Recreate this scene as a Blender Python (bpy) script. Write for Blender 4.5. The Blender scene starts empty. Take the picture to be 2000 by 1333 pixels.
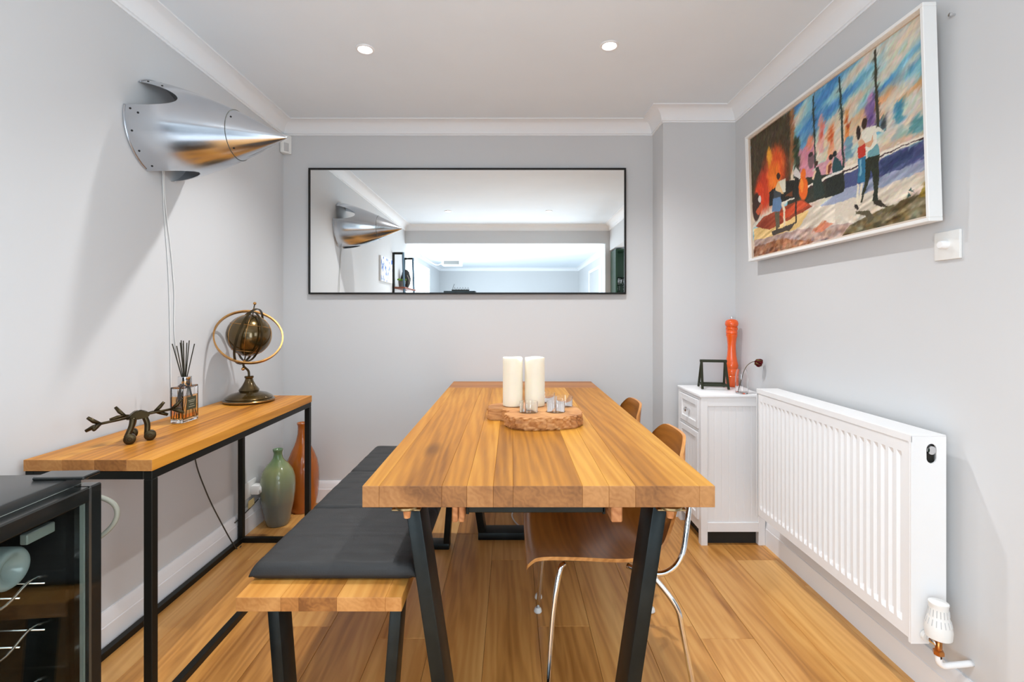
import bpy, bmesh, math, random
import numpy as np
from mathutils import Matrix, Vector

# ------------------------------------------------------------------ camera, world, daylight, exposure
SC = bpy.context.scene
COL = SC.collection
R = math.radians

cam_d = bpy.data.cameras.new('camera')
cam_d.sensor_width = 36.0
cam_d.lens = 950.0 / 2000.0 * 36.0
cam_d.shift_y = -0.02575
cam_d.clip_start = 0.02
cam = bpy.data.objects.new('camera', cam_d)
cam.location = (0.0, 0.0, 1.186)
cam.rotation_euler = (R(90), 0, 0)
COL.objects.link(cam)
SC.camera = cam

world = bpy.data.worlds.new('world')
SC.world = world
world.use_nodes = True
world.node_tree.nodes['Background'].inputs[0].default_value = (0.75, 0.85, 1.0, 1)
world.node_tree.nodes['Background'].inputs[1].default_value = 1.0

vs = SC.view_settings
vs.view_transform = 'Standard'
vs.look = 'None'
vs.gamma = 1.0
vs.use_curve_mapping = False
vs.exposure = -0.14

# daylight entering at the windows of the living room; kitchen fill is added
def area_lamp(name, loc, rot, sx, sy, watts):
    l = bpy.data.lights.new(name, 'AREA')
    l.shape = 'RECTANGLE'; l.size = sx; l.size_y = sy
    l.energy = watts; l.color = (0.82, 0.92, 1.0)
    o = bpy.data.objects.new(name, l)
    o.location = loc; o.rotation_euler = rot
    COL.objects.link(o)
    return o
area_lamp('daylight_left', (-1.835, -2.75, 1.25), (0, R(-90), 0), 1.9, 3.9, 185)
area_lamp('daylight_right', (1.695, -1.65, 1.2), (0, R(90), 0), 2.0, 1.7, 105)
area_lamp('kitchen_fill', (2.16, 0.45, 1.45), (0, R(90), 0), 1.1, 1.1, 22)  # added fill lamp, no window in this kitchen wall
SPOT_W = 80.0

# ------------------------------------------------------------------ materials
def rgb(r, g, b):
    f = lambda c: (c/255/12.92) if c/255 <= .04045 else ((c/255+.055)/1.055)**2.4
    return (f(r), f(g), f(b), 1)

def mat(name, col, rough=.5, metal=0, spec=.5, trans=0, ior=1.45, coat=0, emit=None, estr=0, bump=0, bscale=200, var=0, vscale=5, sss=0):
    m = bpy.data.materials.new(name); m.use_nodes = True
    nt = m.node_tree; b = nt.nodes['Principled BSDF']
    b.inputs['Base Color'].default_value = col
    b.inputs['Roughness'].default_value = rough
    b.inputs['Metallic'].default_value = metal
    b.inputs['Specular IOR Level'].default_value = spec
    b.inputs['Transmission Weight'].default_value = trans
    b.inputs['IOR'].default_value = ior
    b.inputs['Coat Weight'].default_value = coat
    b.inputs['Coat Roughness'].default_value = .08
    if sss:
        b.inputs['Subsurface Weight'].default_value = sss
        b.inputs['Subsurface Radius'].default_value = (.02, .012, .006)
    if emit:
        b.inputs['Emission Color'].default_value = emit
        b.inputs['Emission Strength'].default_value = estr
    tc = nt.nodes.new('ShaderNodeTexCoord')
    if var:
        n = nt.nodes.new('ShaderNodeTexNoise'); n.inputs['Scale'].default_value = vscale; n.inputs['Detail'].default_value = 5
        nt.links.new(tc.outputs['Object'], n.inputs['Vector'])
        mx = nt.nodes.new('ShaderNodeMixRGB'); mx.blend_type = 'MULTIPLY'
        mx.inputs[1].default_value = col
        cr = nt.nodes.new('ShaderNodeValToRGB')
        cr.color_ramp.elements[0].position = .3; cr.color_ramp.elements[0].color = (1-var, 1-var, 1-var, 1)
        cr.color_ramp.elements[1].position = .7; cr.color_ramp.elements[1].color = (1, 1, 1, 1)
        nt.links.new(n.outputs['Fac'], cr.inputs[0]); mx.inputs[0].default_value = 1
        nt.links.new(cr.outputs[0], mx.inputs[2]); nt.links.new(mx.outputs[0], b.inputs['Base Color'])
    if bump:
        n = nt.nodes.new('ShaderNodeTexNoise'); n.inputs['Scale'].default_value = bscale; n.inputs['Detail'].default_value = 4
        nt.links.new(tc.outputs['Object'], n.inputs['Vector'])
        bp = nt.nodes.new('ShaderNodeBump'); bp.inputs['Strength'].default_value = bump; bp.inputs['Distance'].default_value = .002
        nt.links.new(n.outputs['Fac'], bp.inputs['Height']); nt.links.new(bp.outputs[0], b.inputs['Normal'])
    return m

def wood(name, dark, mid, light, axis='Y', rough=.4, tone=.25, ring=.35, knots=.6, coat=0, gscale=1.0, spec=.4, streak=.22, wscale=22, wdist=7, stretch=.055):
    """procedural timber: long grain along one axis, growth rings, streaks and knots, tone differs from board to board"""
    m = bpy.data.materials.new(name); m.use_nodes = True
    nt = m.node_tree; N = nt.nodes.new; L = nt.links.new
    b = nt.nodes['Principled BSDF']; b.inputs['Roughness'].default_value = rough
    b.inputs['Coat Weight'].default_value = coat; b.inputs['Coat Roughness'].default_value = .15
    b.inputs['Specular IOR Level'].default_value = spec
    tc = N('ShaderNodeTexCoord'); oi = N('ShaderNodeObjectInfo')
    off = N('ShaderNodeVectorMath'); off.operation = 'MULTIPLY'; off.inputs[1].default_value = (7.3, 11.9, 5.1)
    L(oi.outputs['Random'], off.inputs[0])
    ad = N('ShaderNodeVectorMath'); ad.operation = 'ADD'
    L(tc.outputs['Object'], ad.inputs[0]); L(off.outputs[0], ad.inputs[1])
    sc = {'Y': (1, stretch, 1), 'X': (stretch, 1, 1), 'Z': (1, 1, stretch)}[axis]
    mp = N('ShaderNodeMapping'); mp.inputs['Scale'].default_value = [s*gscale for s in sc]; L(ad.outputs[0], mp.inputs['Vector'])
    # rings
    wv = N('ShaderNodeTexWave'); wv.wave_type = 'BANDS'; wv.bands_direction = 'DIAGONAL'
    wv.inputs['Scale'].default_value = wscale; wv.inputs['Distortion'].default_value = wdist; wv.inputs['Detail'].default_value = 2
    wv.inputs['Detail Scale'].default_value = 1.1; L(mp.outputs[0], wv.inputs['Vector'])
    n1 = N('ShaderNodeTexNoise'); n1.inputs['Scale'].default_value = 7; n1.inputs['Detail'].default_value = 6; n1.inputs['Distortion'].default_value = .8
    L(mp.outputs[0], n1.inputs['Vector'])
    n2 = N('ShaderNodeTexNoise'); n2.inputs['Scale'].default_value = 110; n2.inputs['Detail'].default_value = 3; L(mp.outputs[0], n2.inputs['Vector'])
    a1 = N('ShaderNodeMath'); a1.operation = 'MULTIPLY_ADD'; a1.inputs[1].default_value = ring
    L(wv.outputs['Fac'], a1.inputs[0])
    h1 = N('ShaderNodeMath'); h1.operation = 'MULTIPLY_ADD'; h1.inputs[1].default_value = 1.25; h1.inputs[2].default_value = -.12 - ring*.5 - streak*.5
    L(n1.outputs['Fac'], h1.inputs[0]); L(h1.outputs[0], a1.inputs[2])
    a2 = N('ShaderNodeMath'); a2.operation = 'MULTIPLY_ADD'; a2.inputs[1].default_value = streak; L(n2.outputs['Fac'], a2.inputs[0]); L(a1.outputs[0], a2.inputs[2])
    t = N('ShaderNodeMath'); t.operation = 'MULTIPLY_ADD'; t.inputs[1].default_value = tone; L(oi.outputs['Random'], t.inputs[0])
    s2 = N('ShaderNodeMath'); s2.operation = 'SUBTRACT'; s2.inputs[1].default_value = tone*.5
    L(a2.outputs[0], t.inputs[2]); L(t.outputs[0], s2.inputs[0])
    cr = N('ShaderNodeValToRGB'); e = cr.color_ramp.elements
    e[0].position = .12; e[0].color = dark; e[1].position = .85; e[1].color = light
    k = e.new(.48); k.color = mid
    L(s2.outputs[0], cr.inputs[0])
    # knots
    mk = N('ShaderNodeMapping'); mk.inputs['Scale'].default_value = [(.35 if s < .5 else 1)*4.2*gscale for s in sc]; L(ad.outputs[0], mk.inputs['Vector'])
    vo = N('ShaderNodeTexVoronoi'); vo.inputs['Scale'].default_value = 1; L(mk.outputs[0], vo.inputs['Vector'])
    nd = N('ShaderNodeMath'); nd.operation = 'MULTIPLY_ADD'; nd.inputs[1].default_value = .12; L(n1.outputs['Fac'], nd.inputs[0]); L(vo.outputs['Distance'], nd.inputs[2])
    kr = N('ShaderNodeValToRGB'); kr.color_ramp.elements[0].position = .09; kr.color_ramp.elements[0].color = (knots,)*3+(1,)
    kr.color_ramp.elements[1].position = .19; kr.color_ramp.elements[1].color = (0, 0, 0, 1)
    L(nd.outputs[0], kr.inputs[0])
    mx = N('ShaderNodeMixRGB'); L(kr.outputs[0], mx.inputs[0]); L(cr.outputs[0], mx.inputs[1])
    mx.inputs[2].default_value = [c*.55 for c in dark[:3]]+[1]
    L(mx.outputs[0], b.inputs['Base Color'])
    bp = N('ShaderNodeBump'); bp.inputs['Strength'].default_value = .12; bp.inputs['Distance'].default_value = .001
    L(a2.outputs[0], bp.inputs['Height']); L(bp.outputs[0], b.inputs['Normal'])
    return m

M = {}
M['wall'] = mat('wall_paint', rgb(211, 212, 213), .75, spec=.25, bump=.04, bscale=60)
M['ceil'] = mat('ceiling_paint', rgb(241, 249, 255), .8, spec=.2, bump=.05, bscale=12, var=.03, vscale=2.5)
M['trim'] = mat('white_trim_paint', rgb(240, 241, 243), .45, spec=.35)
M['cornice'] = mat('cornice_paint', rgb(244, 246, 248), .7, spec=.2)
M['white'] = mat('white_enamel', rgb(242, 242, 242), .3, spec=.5)
M['plastic'] = mat('white_plastic', rgb(235, 235, 232), .35)
M['cabinet'] = mat('cabinet_lacquer', rgb(248, 248, 249), .4)
M['dark_gap'] = mat('gap_shade', rgb(40, 38, 34), .7)  # shade of the cabinet underside and radiator slot put into colour
M['floor'] = wood('oak_floor', rgb(158, 100, 40), rgb(212, 150, 78), rgb(236, 182, 108), 'Y', .36, .26, .16, .85, coat=.12, streak=.14, stretch=.075, wscale=16, wdist=11)
M['floor_base'] = mat('floor_joint', rgb(70, 45, 25), .8)
M['floor_far'] = mat('grey_bounce_floor', rgb(196, 198, 202), .95, spec=.1, bump=.4, bscale=300, var=.08, vscale=60)  # grey of the unseen floors, put in to bounce neutral light
M['table'] = wood('oak_table', rgb(124, 74, 18), rgb(174, 114, 32), rgb(204, 148, 60), 'Y', .46, .36, .16, .7, coat=.02, spec=.28)
M['table_x'] = wood('oak_table_leaf', rgb(120, 66, 18), rgb(164, 98, 30), rgb(190, 126, 50), 'X', .38, .3, .15, .4, coat=.04)
M['bench'] = wood('oak_bench', rgb(146, 90, 36), rgb(196, 132, 56), rgb(220, 162, 84), 'Y', .42, .3, .14, .6)
M['console'] = wood('oak_console', rgb(144, 84, 24), rgb(198, 130, 44), rgb(222, 156, 62), 'Y', .44, .25, .15, .7, coat=.02, spec=.28)
M['table_end'] = wood('oak_end_grain', rgb(104, 66, 34), rgb(146, 98, 54), rgb(176, 126, 76), 'Y', .55, .5, .10, .0, streak=.22, wscale=26, wdist=14)
M['bench_end'] = wood('oak_bench_end_grain', rgb(126, 78, 36), rgb(172, 114, 58), rgb(200, 144, 84), 'Y', .55, .5, .10, .0, streak=.22, wscale=26, wdist=14)
M['rail'] = wood('beech_rail', rgb(150, 92, 50), rgb(190, 126, 78), rgb(214, 156, 106), 'Y', .5, .2, .3, .2)
M['shell'] = wood('walnut_shell', rgb(120, 70, 26), rgb(166, 104, 42), rgb(190, 126, 58), 'Y', .3, .1, .15, .0, coat=.35)
M['shell_edge'] = wood('ply_edge', rgb(160, 98, 44), rgb(200, 138, 76), rgb(222, 166, 104), 'Y', .4, .1, .2, 0)
M['teak'] = wood('teak_root', rgb(96, 56, 28), rgb(170, 112, 62), rgb(206, 152, 96), 'X', .6, .2, .22, .5, gscale=1.6, stretch=.3)
M['steel'] = mat('blackened_steel', rgb(44, 50, 51), .38, .75, var=.35, vscale=14)
M['black_steel'] = mat('black_steel', rgb(34, 34, 30), .45, .6)
M['leather'] = mat('dark_leather', rgb(50, 50, 50), .55, spec=.35, bump=.25, bscale=260)
M['chrome'] = mat('chrome', rgb(225, 226, 228), .08, 1)
M['alu'] = mat('polished_aluminium', rgb(208, 211, 216), .19, 1, var=.07, vscale=9, bump=.03, bscale=25)
M['alu_in'] = mat('aluminium_inside', rgb(96, 98, 92), .5, .7)
M['dark'] = mat('dark_hole', rgb(30, 30, 28), .6)
M['brass'] = mat('worn_brass', rgb(206, 154, 92), .28, 1, var=.25, vscale=40)
M['bronze'] = mat('dark_bronze', rgb(70, 58, 36), .35, .8, var=.35, vscale=30)
M['globe'] = mat('bronze_globe', rgb(96, 76, 38), .2, .7, coat=.5, var=.45, vscale=18)
M['glass'] = mat('clear_glass', (1, 1, 1, 1), .01, trans=1, ior=1.45)
M['pane'] = mat('cooler_glass', (.9, .97, .94, 1), .01, trans=1, ior=1.3)
M['oil'] = mat('amber_oil', rgb(255, 190, 110), .02, trans=1, ior=1.36)
M['reed'] = mat('dark_reed', rgb(44, 40, 24), .7)
M['label_dark'] = mat('dark_label', rgb(58, 60, 40), .6)
M['label_line'] = mat('label_print', rgb(170, 170, 150), .6)
M['mirror'] = mat('mirror_silver', (.93, .94, .93, 1), .0, 1)
M['frame_black'] = mat('black_frame', rgb(28, 28, 26), .4, .3)
M['frame_white'] = mat('white_frame', rgb(240, 240, 238), .4)
M['frame_inner'] = mat('frame_inner_fillet', rgb(214, 196, 178), .5)
M['orange'] = mat('orange_lacquer', rgb(236, 92, 26), .18, coat=.6)
M['green_metal'] = mat('dark_green_metal', rgb(48, 52, 36), .45, .3)
M['wax'] = mat('ivory_wax', rgb(246, 236, 214), .45, sss=.25, var=.05, vscale=20)
M['wick'] = mat('wick', rgb(50, 40, 30), .8)
M['rose'] = mat('dried_rose', rgb(140, 28, 34), .6, var=.5, vscale=80)
M['sepal'] = mat('dry_sepal', rgb(120, 110, 50), .7)
M['stem'] = mat('dry_stem', rgb(92, 78, 50), .7)
M['vase_orange'] = mat('orange_glaze', rgb(178, 96, 30), .16, coat=.6, var=.25, vscale=9)
M['cooler'] = mat('gloss_black', rgb(22, 25, 24), .2, coat=.4)
M['cooler_top'] = mat('black_top', rgb(48, 50, 50), .28, spec=.6)
M['cooler_in'] = mat('cooler_liner', rgb(70, 82, 78), .6)
M['gasket'] = mat('grey_gasket', rgb(140, 145, 140), .6)
M['bottle'] = mat('dark_bottle_glass', rgb(150, 160, 160), .12, spec=.6)
M['cable_w'] = mat('white_cable', rgb(224, 224, 222), .5)
M['cable_g'] = mat('grey_cable', rgb(138, 138, 126), .5)
M['cable_d'] = mat('dark_cable', rgb(62, 60, 52), .5)
M['plug_d'] = mat('black_plug', rgb(24, 24, 24), .5)
M['yellow'] = mat('cream_tag', rgb(226, 206, 150), .6)
M['lamp'] = mat('lamp_lens', (1, 1, 1, 1), .3, emit=(1, .97, .92, 1), estr=25)
M['catch'] = mat('catch_metal', rgb(170, 156, 120), .3, 1)
M['copper'] = mat('copper_fitting', rgb(190, 126, 70), .3, 1)
M['green_unit'] = mat('green_cabinet', rgb(22, 52, 30), .4)
M['blue_steel'] = mat('blue_grey_metal', rgb(84, 108, 124), .4, .4)
M['leaf'] = mat('leaf_green', rgb(108, 150, 34), .5)
M['pot_grey'] = mat('grey_pot', rgb(120, 120, 118), .6)
M['shelf_red'] = mat('red_brown_shelf', rgb(134, 78, 60), .5)
M['door_grey'] = mat('grey_door', rgb(196, 196, 196), .5)
M['window_frame'] = mat('window_frame_white', rgb(240, 240, 240), .4)

# two-tone glaze of the green vase: the glaze itself runs from moss at the shoulder to slate at the foot
def vase_green():
    m = mat('green_glaze', rgb(120, 134, 110), .18, coat=.6)
    nt = m.node_tree; b = nt.nodes['Principled BSDF']
    tc = nt.nodes.new('ShaderNodeTexCoord'); sp = nt.nodes.new('ShaderNodeSeparateXYZ'); nt.links.new(tc.outputs['Object'], sp.inputs[0])
    n = nt.nodes.new('ShaderNodeTexNoise'); n.inputs['Scale'].default_value = 14; nt.links.new(tc.outputs['Object'], n.inputs['Vector'])
    a = nt.nodes.new('ShaderNodeMath'); a.operation = 'MULTIPLY_ADD'; a.inputs[1].default_value = .08; nt.links.new(n.outputs['Fac'], a.inputs[0]); nt.links.new(sp.outputs[2], a.inputs[2])
    cr = nt.nodes.new('ShaderNodeValToRGB'); e = cr.color_ramp.elements
    e[0].position = .16; e[0].color = rgb(112, 116, 108); e[1].position = .36; e[1].color = rgb(140, 150, 104)
    k = e.new(.25); k.color = rgb(122, 132, 112); k2 = e.new(.43); k2.color = rgb(98, 128, 88)
    nt.links.new(a.outputs[0], cr.inputs[0]); nt.links.new(cr.outputs[0], b.inputs['Base Color'])
    return m
M['vase_green'] = vase_green()

# ------------------------------------------------------------------ helpers
WM = {}                                     # world matrices of the things, kept by hand
def thing(name, label, cat, loc=(0, 0, 0), rotz=0, group=None):
    o = bpy.data.objects.new(name, None); COL.objects.link(o)
    o.empty_display_size = .05
    o.location = loc; o.rotation_euler = (0, 0, rotz)
    o['label'] = label; o['category'] = cat
    if group: o['group'] = group
    WM[o.name] = Matrix.Translation(loc) @ Matrix.Rotation(rotz, 4, 'Z')
    return o
def tag(o, label, cat, group=None):
    o['label'] = label; o['category'] = cat
    if group: o['group'] = group
    return o
def obj(name, bm, m, parent=None, smooth=False, local=False, label=None, origin=None):
    """bm in world coordinates (or the parent's own with local=True) -> one mesh object"""
    M0 = WM[parent.name] if parent else Matrix.Identity(4)
    if parent and not local: bm.transform(M0.inverted())
    me = bpy.data.meshes.new(name)
    if origin is not None and not parent:
        bm.transform(Matrix.Translation(-Vector(origin)))
    bmesh.ops.recalc_face_normals(bm, faces=bm.faces)
    if not any(e.is_boundary for e in bm.edges) and bm.calc_volume(signed=True) < 0:
        bmesh.ops.reverse_faces(bm, faces=bm.faces)
    bm.to_mesh(me); bm.free()
    if smooth:
        me.polygons.foreach_set('use_smooth', [True]*len(me.polygons))
        if smooth != 'all':
            try: me.set_sharp_from_angle(angle=R(38))
            except Exception: pass
    mm = M[m] if isinstance(m, str) else m
    for q in (mm if isinstance(mm, (list, tuple)) else [mm]): me.materials.append(q)
    o = bpy.data.objects.new(name, me); COL.objects.link(o)
    if parent: o.parent = parent
    elif origin is not None: o.location = origin
    WM[o.name] = M0 if parent else Matrix.Translation(origin or (0, 0, 0))
    if label: o['label'] = label
    return o
def struct(name, bm, m, label=None, parent=None, smooth=False):
    o = obj(name, bm, m, parent, smooth)
    if not parent: o['kind'] = 'structure'
    if label: o['label'] = label
    return o
def B(): return bmesh.new()
def merge(bm, sub):
    me = bpy.data.meshes.new('tmp'); sub.to_mesh(me); sub.free(); bm.from_mesh(me); bpy.data.meshes.remove(me)
def box(bm, x0, x1, y0, y1, z0, z1, bev=0, seg=1, rot=None):
    s = bmesh.new(); bmesh.ops.create_cube(s, size=1)
    bmesh.ops.scale(s, vec=(abs(x1-x0), abs(y1-y0), abs(z1-z0)), verts=s.verts)
    if bev: bmesh.ops.bevel(s, geom=list(s.edges), offset=bev, segments=seg, affect='EDGES', profile=.5)
    if rot: s.transform(rot)
    s.transform(Matrix.Translation(((x0+x1)/2, (y0+y1)/2, (z0+z1)/2)))
    merge(bm, s); return bm
def bx(*a, **k): return box(B(), *a, **k)
def endgrain(bm):
    """faces across the grain (facing along y) take the second material"""
    bmesh.ops.recalc_face_normals(bm, faces=bm.faces)
    for f in bm.faces:
        if abs(f.normal.y) > .3: f.material_index = 1
    return bm
def lathe(bm, prof, c=(0, 0, 0), n=32, axis='Z', cap=True):
    """profile [(r, h)] revolved about a line through c"""
    rings = []
    for r, h in prof:
        ring = []
        if r < 1e-6:
            ring = [bm.verts.new(ax_pt(0, 0, h, axis, c))]
        else:
            for i in range(n):
                a = 2*math.pi*i/n
                ring.append(bm.verts.new(ax_pt(r*math.cos(a), r*math.sin(a), h, axis, c)))
        rings.append(ring)
    for A, Bq in zip(rings, rings[1:]):
        if len(A) == 1 and len(Bq) == 1: continue
        if len(A) == 1:
            for i in range(n): bm.faces.new((A[0], Bq[i], Bq[(i+1) % n]))
        elif len(Bq) == 1:
            for i in range(n): bm.faces.new((A[i], A[(i+1) % n], Bq[0]))
        else:
            for i in range(n): bm.faces.new((A[i], A[(i+1) % n], Bq[(i+1) % n], Bq[i]))
    if cap:
        if len(rings[0]) > 1: bm.faces.new(rings[0])
        if len(rings[-1]) > 1: bm.faces.new(rings[-1])
    return bm
def ax_pt(a, b, h, axis, c):
    if axis == 'Z': return (c[0]+a, c[1]+b, c[2]+h)
    if axis == 'X': return (c[0]+h, c[1]+a, c[2]+b)
    return (c[0]+a, c[1]+h, c[2]+b)
def smooth_path(pts, k=8):
    """Catmull-Rom through the points"""
    P = [Vector(p) for p in pts]; P = [P[0]*2-P[1]] + P + [P[-1]*2-P[-2]]
    out = []
    for i in range(1, len(P)-2):
        for j in range(k):
            t = j/k; a, b, c, d = P[i-1], P[i], P[i+1], P[i+2]
            out.append(.5*((2*b)+(c-a)*t+(2*a-5*b+4*c-d)*t*t+(3*b-a-3*c+d)*t**3))
    out.append(P[-2]); return out
def tube(bm, pts, r, n=10, closed=False, cap=True, rs=None, flat=None):
    """round tube along a polyline (rs: a radius at each point; flat: (w, h) for a flat strap)"""
    P = [Vector(p) for p in pts]; m = len(P); rings = []
    T = []
    for i in range(m):
        if closed: t = P[(i+1) % m]-P[i-1]
        else: t = P[min(i+1, m-1)]-P[max(i-1, 0)]
        T.append(t.normalized())
    up = Vector((0, 0, 1)) if abs(T[0].z) < .9 else Vector((1, 0, 0))
    nrm = (up-T[0]*up.dot(T[0])).normalized()
    for i in range(m):
        nrm = (nrm-T[i]*nrm.dot(T[i])).normalized(); bi = T[i].cross(nrm)
        rr = rs[i] if rs else r
        ring = []
        for j in range(n):
            a = 2*math.pi*j/n
            if flat: v = P[i]+nrm*math.cos(a)*flat[0]+bi*math.sin(a)*flat[1]
            else: v = P[i]+(nrm*math.cos(a)+bi*math.sin(a))*rr
            ring.append(bm.verts.new(v))
        rings.append(ring)
    rng = range(m) if closed else range(m-1)
    for i in rng:
        A, Bq = rings[i], rings[(i+1) % m]
        off = 0
        if closed and i == m-1:
            off = min(range(n), key=lambda q: (A[0].co-Bq[q].co).length)
        for j in range(n): bm.faces.new((A[j], A[(j+1) % n], Bq[(j+1+off) % n], Bq[(j+off) % n]))
    if cap and not closed:
        bm.faces.new(rings[0]); bm.faces.new(rings[-1])
    return bm
def prism(bm, poly, a0, a1, plane='XY'):
    """polygon extruded; plane XY -> along z, YZ -> along x, XZ -> along y"""
    f = {'XY': lambda p, h: (p[0], p[1], h), 'YZ': lambda p, h: (h, p[0], p[1]), 'XZ': lambda p, h: (p[0], h, p[1])}[plane]
    A = [bm.verts.new(f(p, a0)) for p in poly]; Bq = [bm.verts.new(f(p, a1)) for p in poly]
    n = len(poly)
    bm.faces.new(A); bm.faces.new(Bq)
    for i in range(n): bm.faces.new((A[i], A[(i+1) % n], Bq[(i+1) % n], Bq[i]))
    return bm
def sweep(bm, path, prof, closed=False):
    """profile [(out, up)] along a horizontal polyline [(x, y)], out = to the left of travel, mitred"""
    P = [Vector((p[0], p[1])) for p in path]; m = len(P); rings = []
    for i in range(m):
        def nl(a, b):
            d = (b-a).normalized(); return Vector((-d.y, d.x))
        if 0 < i < m-1:
            n1, n2 = nl(P[i-1], P[i]), nl(P[i], P[i+1]); nn = (n1+n2); nn = nn/(nn.dot(n1))
        elif i == 0: nn = nl(P[0], P[1])
        else: nn = nl(P[-2], P[-1])
        rings.append([bm.verts.new((P[i].x+nn.x*o, P[i].y+nn.y*o, u)) for o, u in prof])
    k = len(prof)
    for A, Bq in zip(rings, rings[1:]):
        for j in range(k): bm.faces.new((A[j], A[(j+1) % k], Bq[(j+1) % k], Bq[j]))
    bm.faces.new(rings[0]); bm.faces.new(rings[-1])
    return bm
def boolean(bm, cutters, op='DIFFERENCE'):
    """returns a bmesh: bm minus the cutter bmeshes (evaluated once; the helpers are removed)"""
    me = bpy.data.meshes.new('t'); bmesh.ops.recalc_face_normals(bm, faces=bm.faces); bm.to_mesh(me); bm.free()
    o = bpy.data.objects.new('t', me); COL.objects.link(o); tmp = []
    for c in cutters:
        bmesh.ops.recalc_face_normals(c, faces=c.faces)
        cm = bpy.data.meshes.new('c'); c.to_mesh(cm); c.free()
        co = bpy.data.objects.new('c', cm); COL.objects.link(co); tmp.append(co)
        md = o.modifiers.new('b', 'BOOLEAN'); md.operation = op; md.object = co; md.solver = 'EXACT'
    dg = bpy.context.evaluated_depsgraph_get(); ev = o.evaluated_get(dg)
    out = bmesh.new(); rm = bpy.data.meshes.new_from_object(ev); out.from_mesh(rm)
    bpy.data.meshes.remove(rm)
    for q in tmp+[o]:
        d = q.data; bpy.data.objects.remove(q); bpy.data.meshes.remove(d)
    return out
def copy_tree(o, parent=None):
    c = o.copy(); COL.objects.link(c); c.parent = parent
    WM[c.name] = WM[o.name]
    for ch in list(o.children): copy_tree(ch, c)
    return c
rnd = random.Random(7)

# ------------------------------------------------------------------ the room
XL, XR, YB, ZC = -1.447, 1.319, 3.078, 2.40
PX, PY = .891, 2.87                        # the pier in the right rear corner
YF, FXL, FXR, FY = -.46, -1.87, 1.73, -6.5  # beam face; living room beyond
T = .1

struct('wall_back', bx(XL-T, XR+T, YB, YB+T, 0, ZC), 'wall', 'white painted rear wall of the dining room behind the long mirror')
struct('wall_left', bx(XL-T, XL, YF-T, YB, 0, ZC), 'wall', 'white painted wall on the left behind the console table')
bm = B()
box(bm, XR, XR+T, 1.15, YB, 0, ZC); box(bm, XR, XR+T, YF, 1.15, 2.05, ZC)
struct('wall_right', bm, 'wall', 'white painted wall on the right with radiator and painting')
struct('wall_pier', bx(PX, XR, PY, YB, 0, ZC), 'wall', 'white boxed-out pier in the right rear corner')
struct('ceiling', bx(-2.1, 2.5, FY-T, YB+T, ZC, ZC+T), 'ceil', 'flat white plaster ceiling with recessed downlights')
# beam over the opening and stubs beside it
bm = B(); box(bm, XL, 1.26, YF-T, YF, 2.15, ZC); struct('wall_beam', bm, 'wall', 'white downstand beam over the opening to the living room')
struct('wall_stub_left', bx(FXL, XL-T, YF-T, YF, 0, ZC), 'wall')
struct('wall_stub_right', bx(1.26, FXR+T, YF-T, YF, 0, ZC), 'wall', 'white stub of wall beside the opening')
# living room behind the camera
bm = B()
WL = [(-4.7, -.8)]
box(bm, FXL-T, FXL, FY, -4.7, 0, ZC); box(bm, FXL-T, FXL, -.8, YF, 0, ZC)
box(bm, FXL-T, FXL, -4.7, -.8, 0, .3); box(bm, FXL-T, FXL, -4.7, -.8, 2.2, ZC)
struct('wall_living_left', bm, 'wall', 'white living room wall with the wide window')
bm = B()
box(bm, FXR, FXR+T, FY, -2.5, 0, ZC); box(bm, FXR, FXR+T, -.8, YF-T, 0, ZC); box(bm, FXR, FXR+T, -2.5, -.8, 2.2, ZC); box(bm, FXR, FXR+T, -2.5, -.8, 0, .2)
struct('wall_living_right', bm, 'wall', 'white living room wall with the glazed opening and grey door')
struct('wall_living_end', bx(FXL-T, FXR+T, FY-T, FY, 0, ZC), 'wall', 'white end wall of the living room seen in the mirror')
struct('floor_living', bx(FXL-T, FXR+T, FY, -.6, -.05, 0), 'floor_far', 'living room floor behind the camera, unseen, grey added for neutral bounce')
# kitchen nook beyond the right-hand doorway
bm = B(); box(bm, 2.3, 2.4, -1.0, 1.9, 0, ZC); struct('wall_kitchen', bm, 'wall')
bm = B(); box(bm, XR+T, 2.3, 1.8, 1.9, 0, ZC); struct('wall_kitchen_end', bm, 'wall')
bm = B(); box(bm, FXR+T, 2.3, -1.0, -.9, 0, ZC); struct('wall_kitchen_side', bm, 'wall')
struct('floor_kitchen', bx(XR, 2.4, -1.0, 1.9, -.05, 0), 'floor_far')

def window(name, x, y0, y1, z0, z1, n, side, label):
    w = bpy.data.objects.new(name, None); COL.objects.link(w); WM[w.name] = Matrix.Identity(4)
    w['kind'] = 'structure'; w['label'] = label
    bm = B(); d = .03
    for a in range(n+1):
        y = y0+(y1-y0)*a/n; box(bm, x-d, x+d, y-.03, y+.03, z0, z1, .004)
    box(bm, x-d, x+d, y0, y1, z0, z0+.06, .004); box(bm, x-d, x+d, y0, y1, z1-.06, z1, .004)
    obj('window_frame', bm, 'window_frame', w)
    for a in range(n):
        ya, yb = y0+(y1-y0)*a/n+.03, y0+(y1-y0)*(a+1)/n-.03
        obj('pane', bx(x-.004, x+.004, ya, yb, z0+.06, z1-.06), 'pane', w)
    return w
window('window_1', FXL-.055, -4.7, -.8, .3, 2.2, 4, 1, 'wide white framed living room window')
window('window_2', FXR+.055, -2.5, -.8, .2, 2.2, 2, 1, 'white framed glazed door opening of the living room')
d1 = bpy.data.objects.new('door_1', None); COL.objects.link(d1); WM[d1.name] = Matrix.Identity(4); d1['kind'] = 'structure'; d1['label'] = 'pale grey living room door seen in the mirror'
bm = B(); box(bm, FXR-.035, FXR-.002, -4.5, -3.3, 0, 2.08, .004)
obj('door_leaf', bm, 'door_grey', d1)
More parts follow.
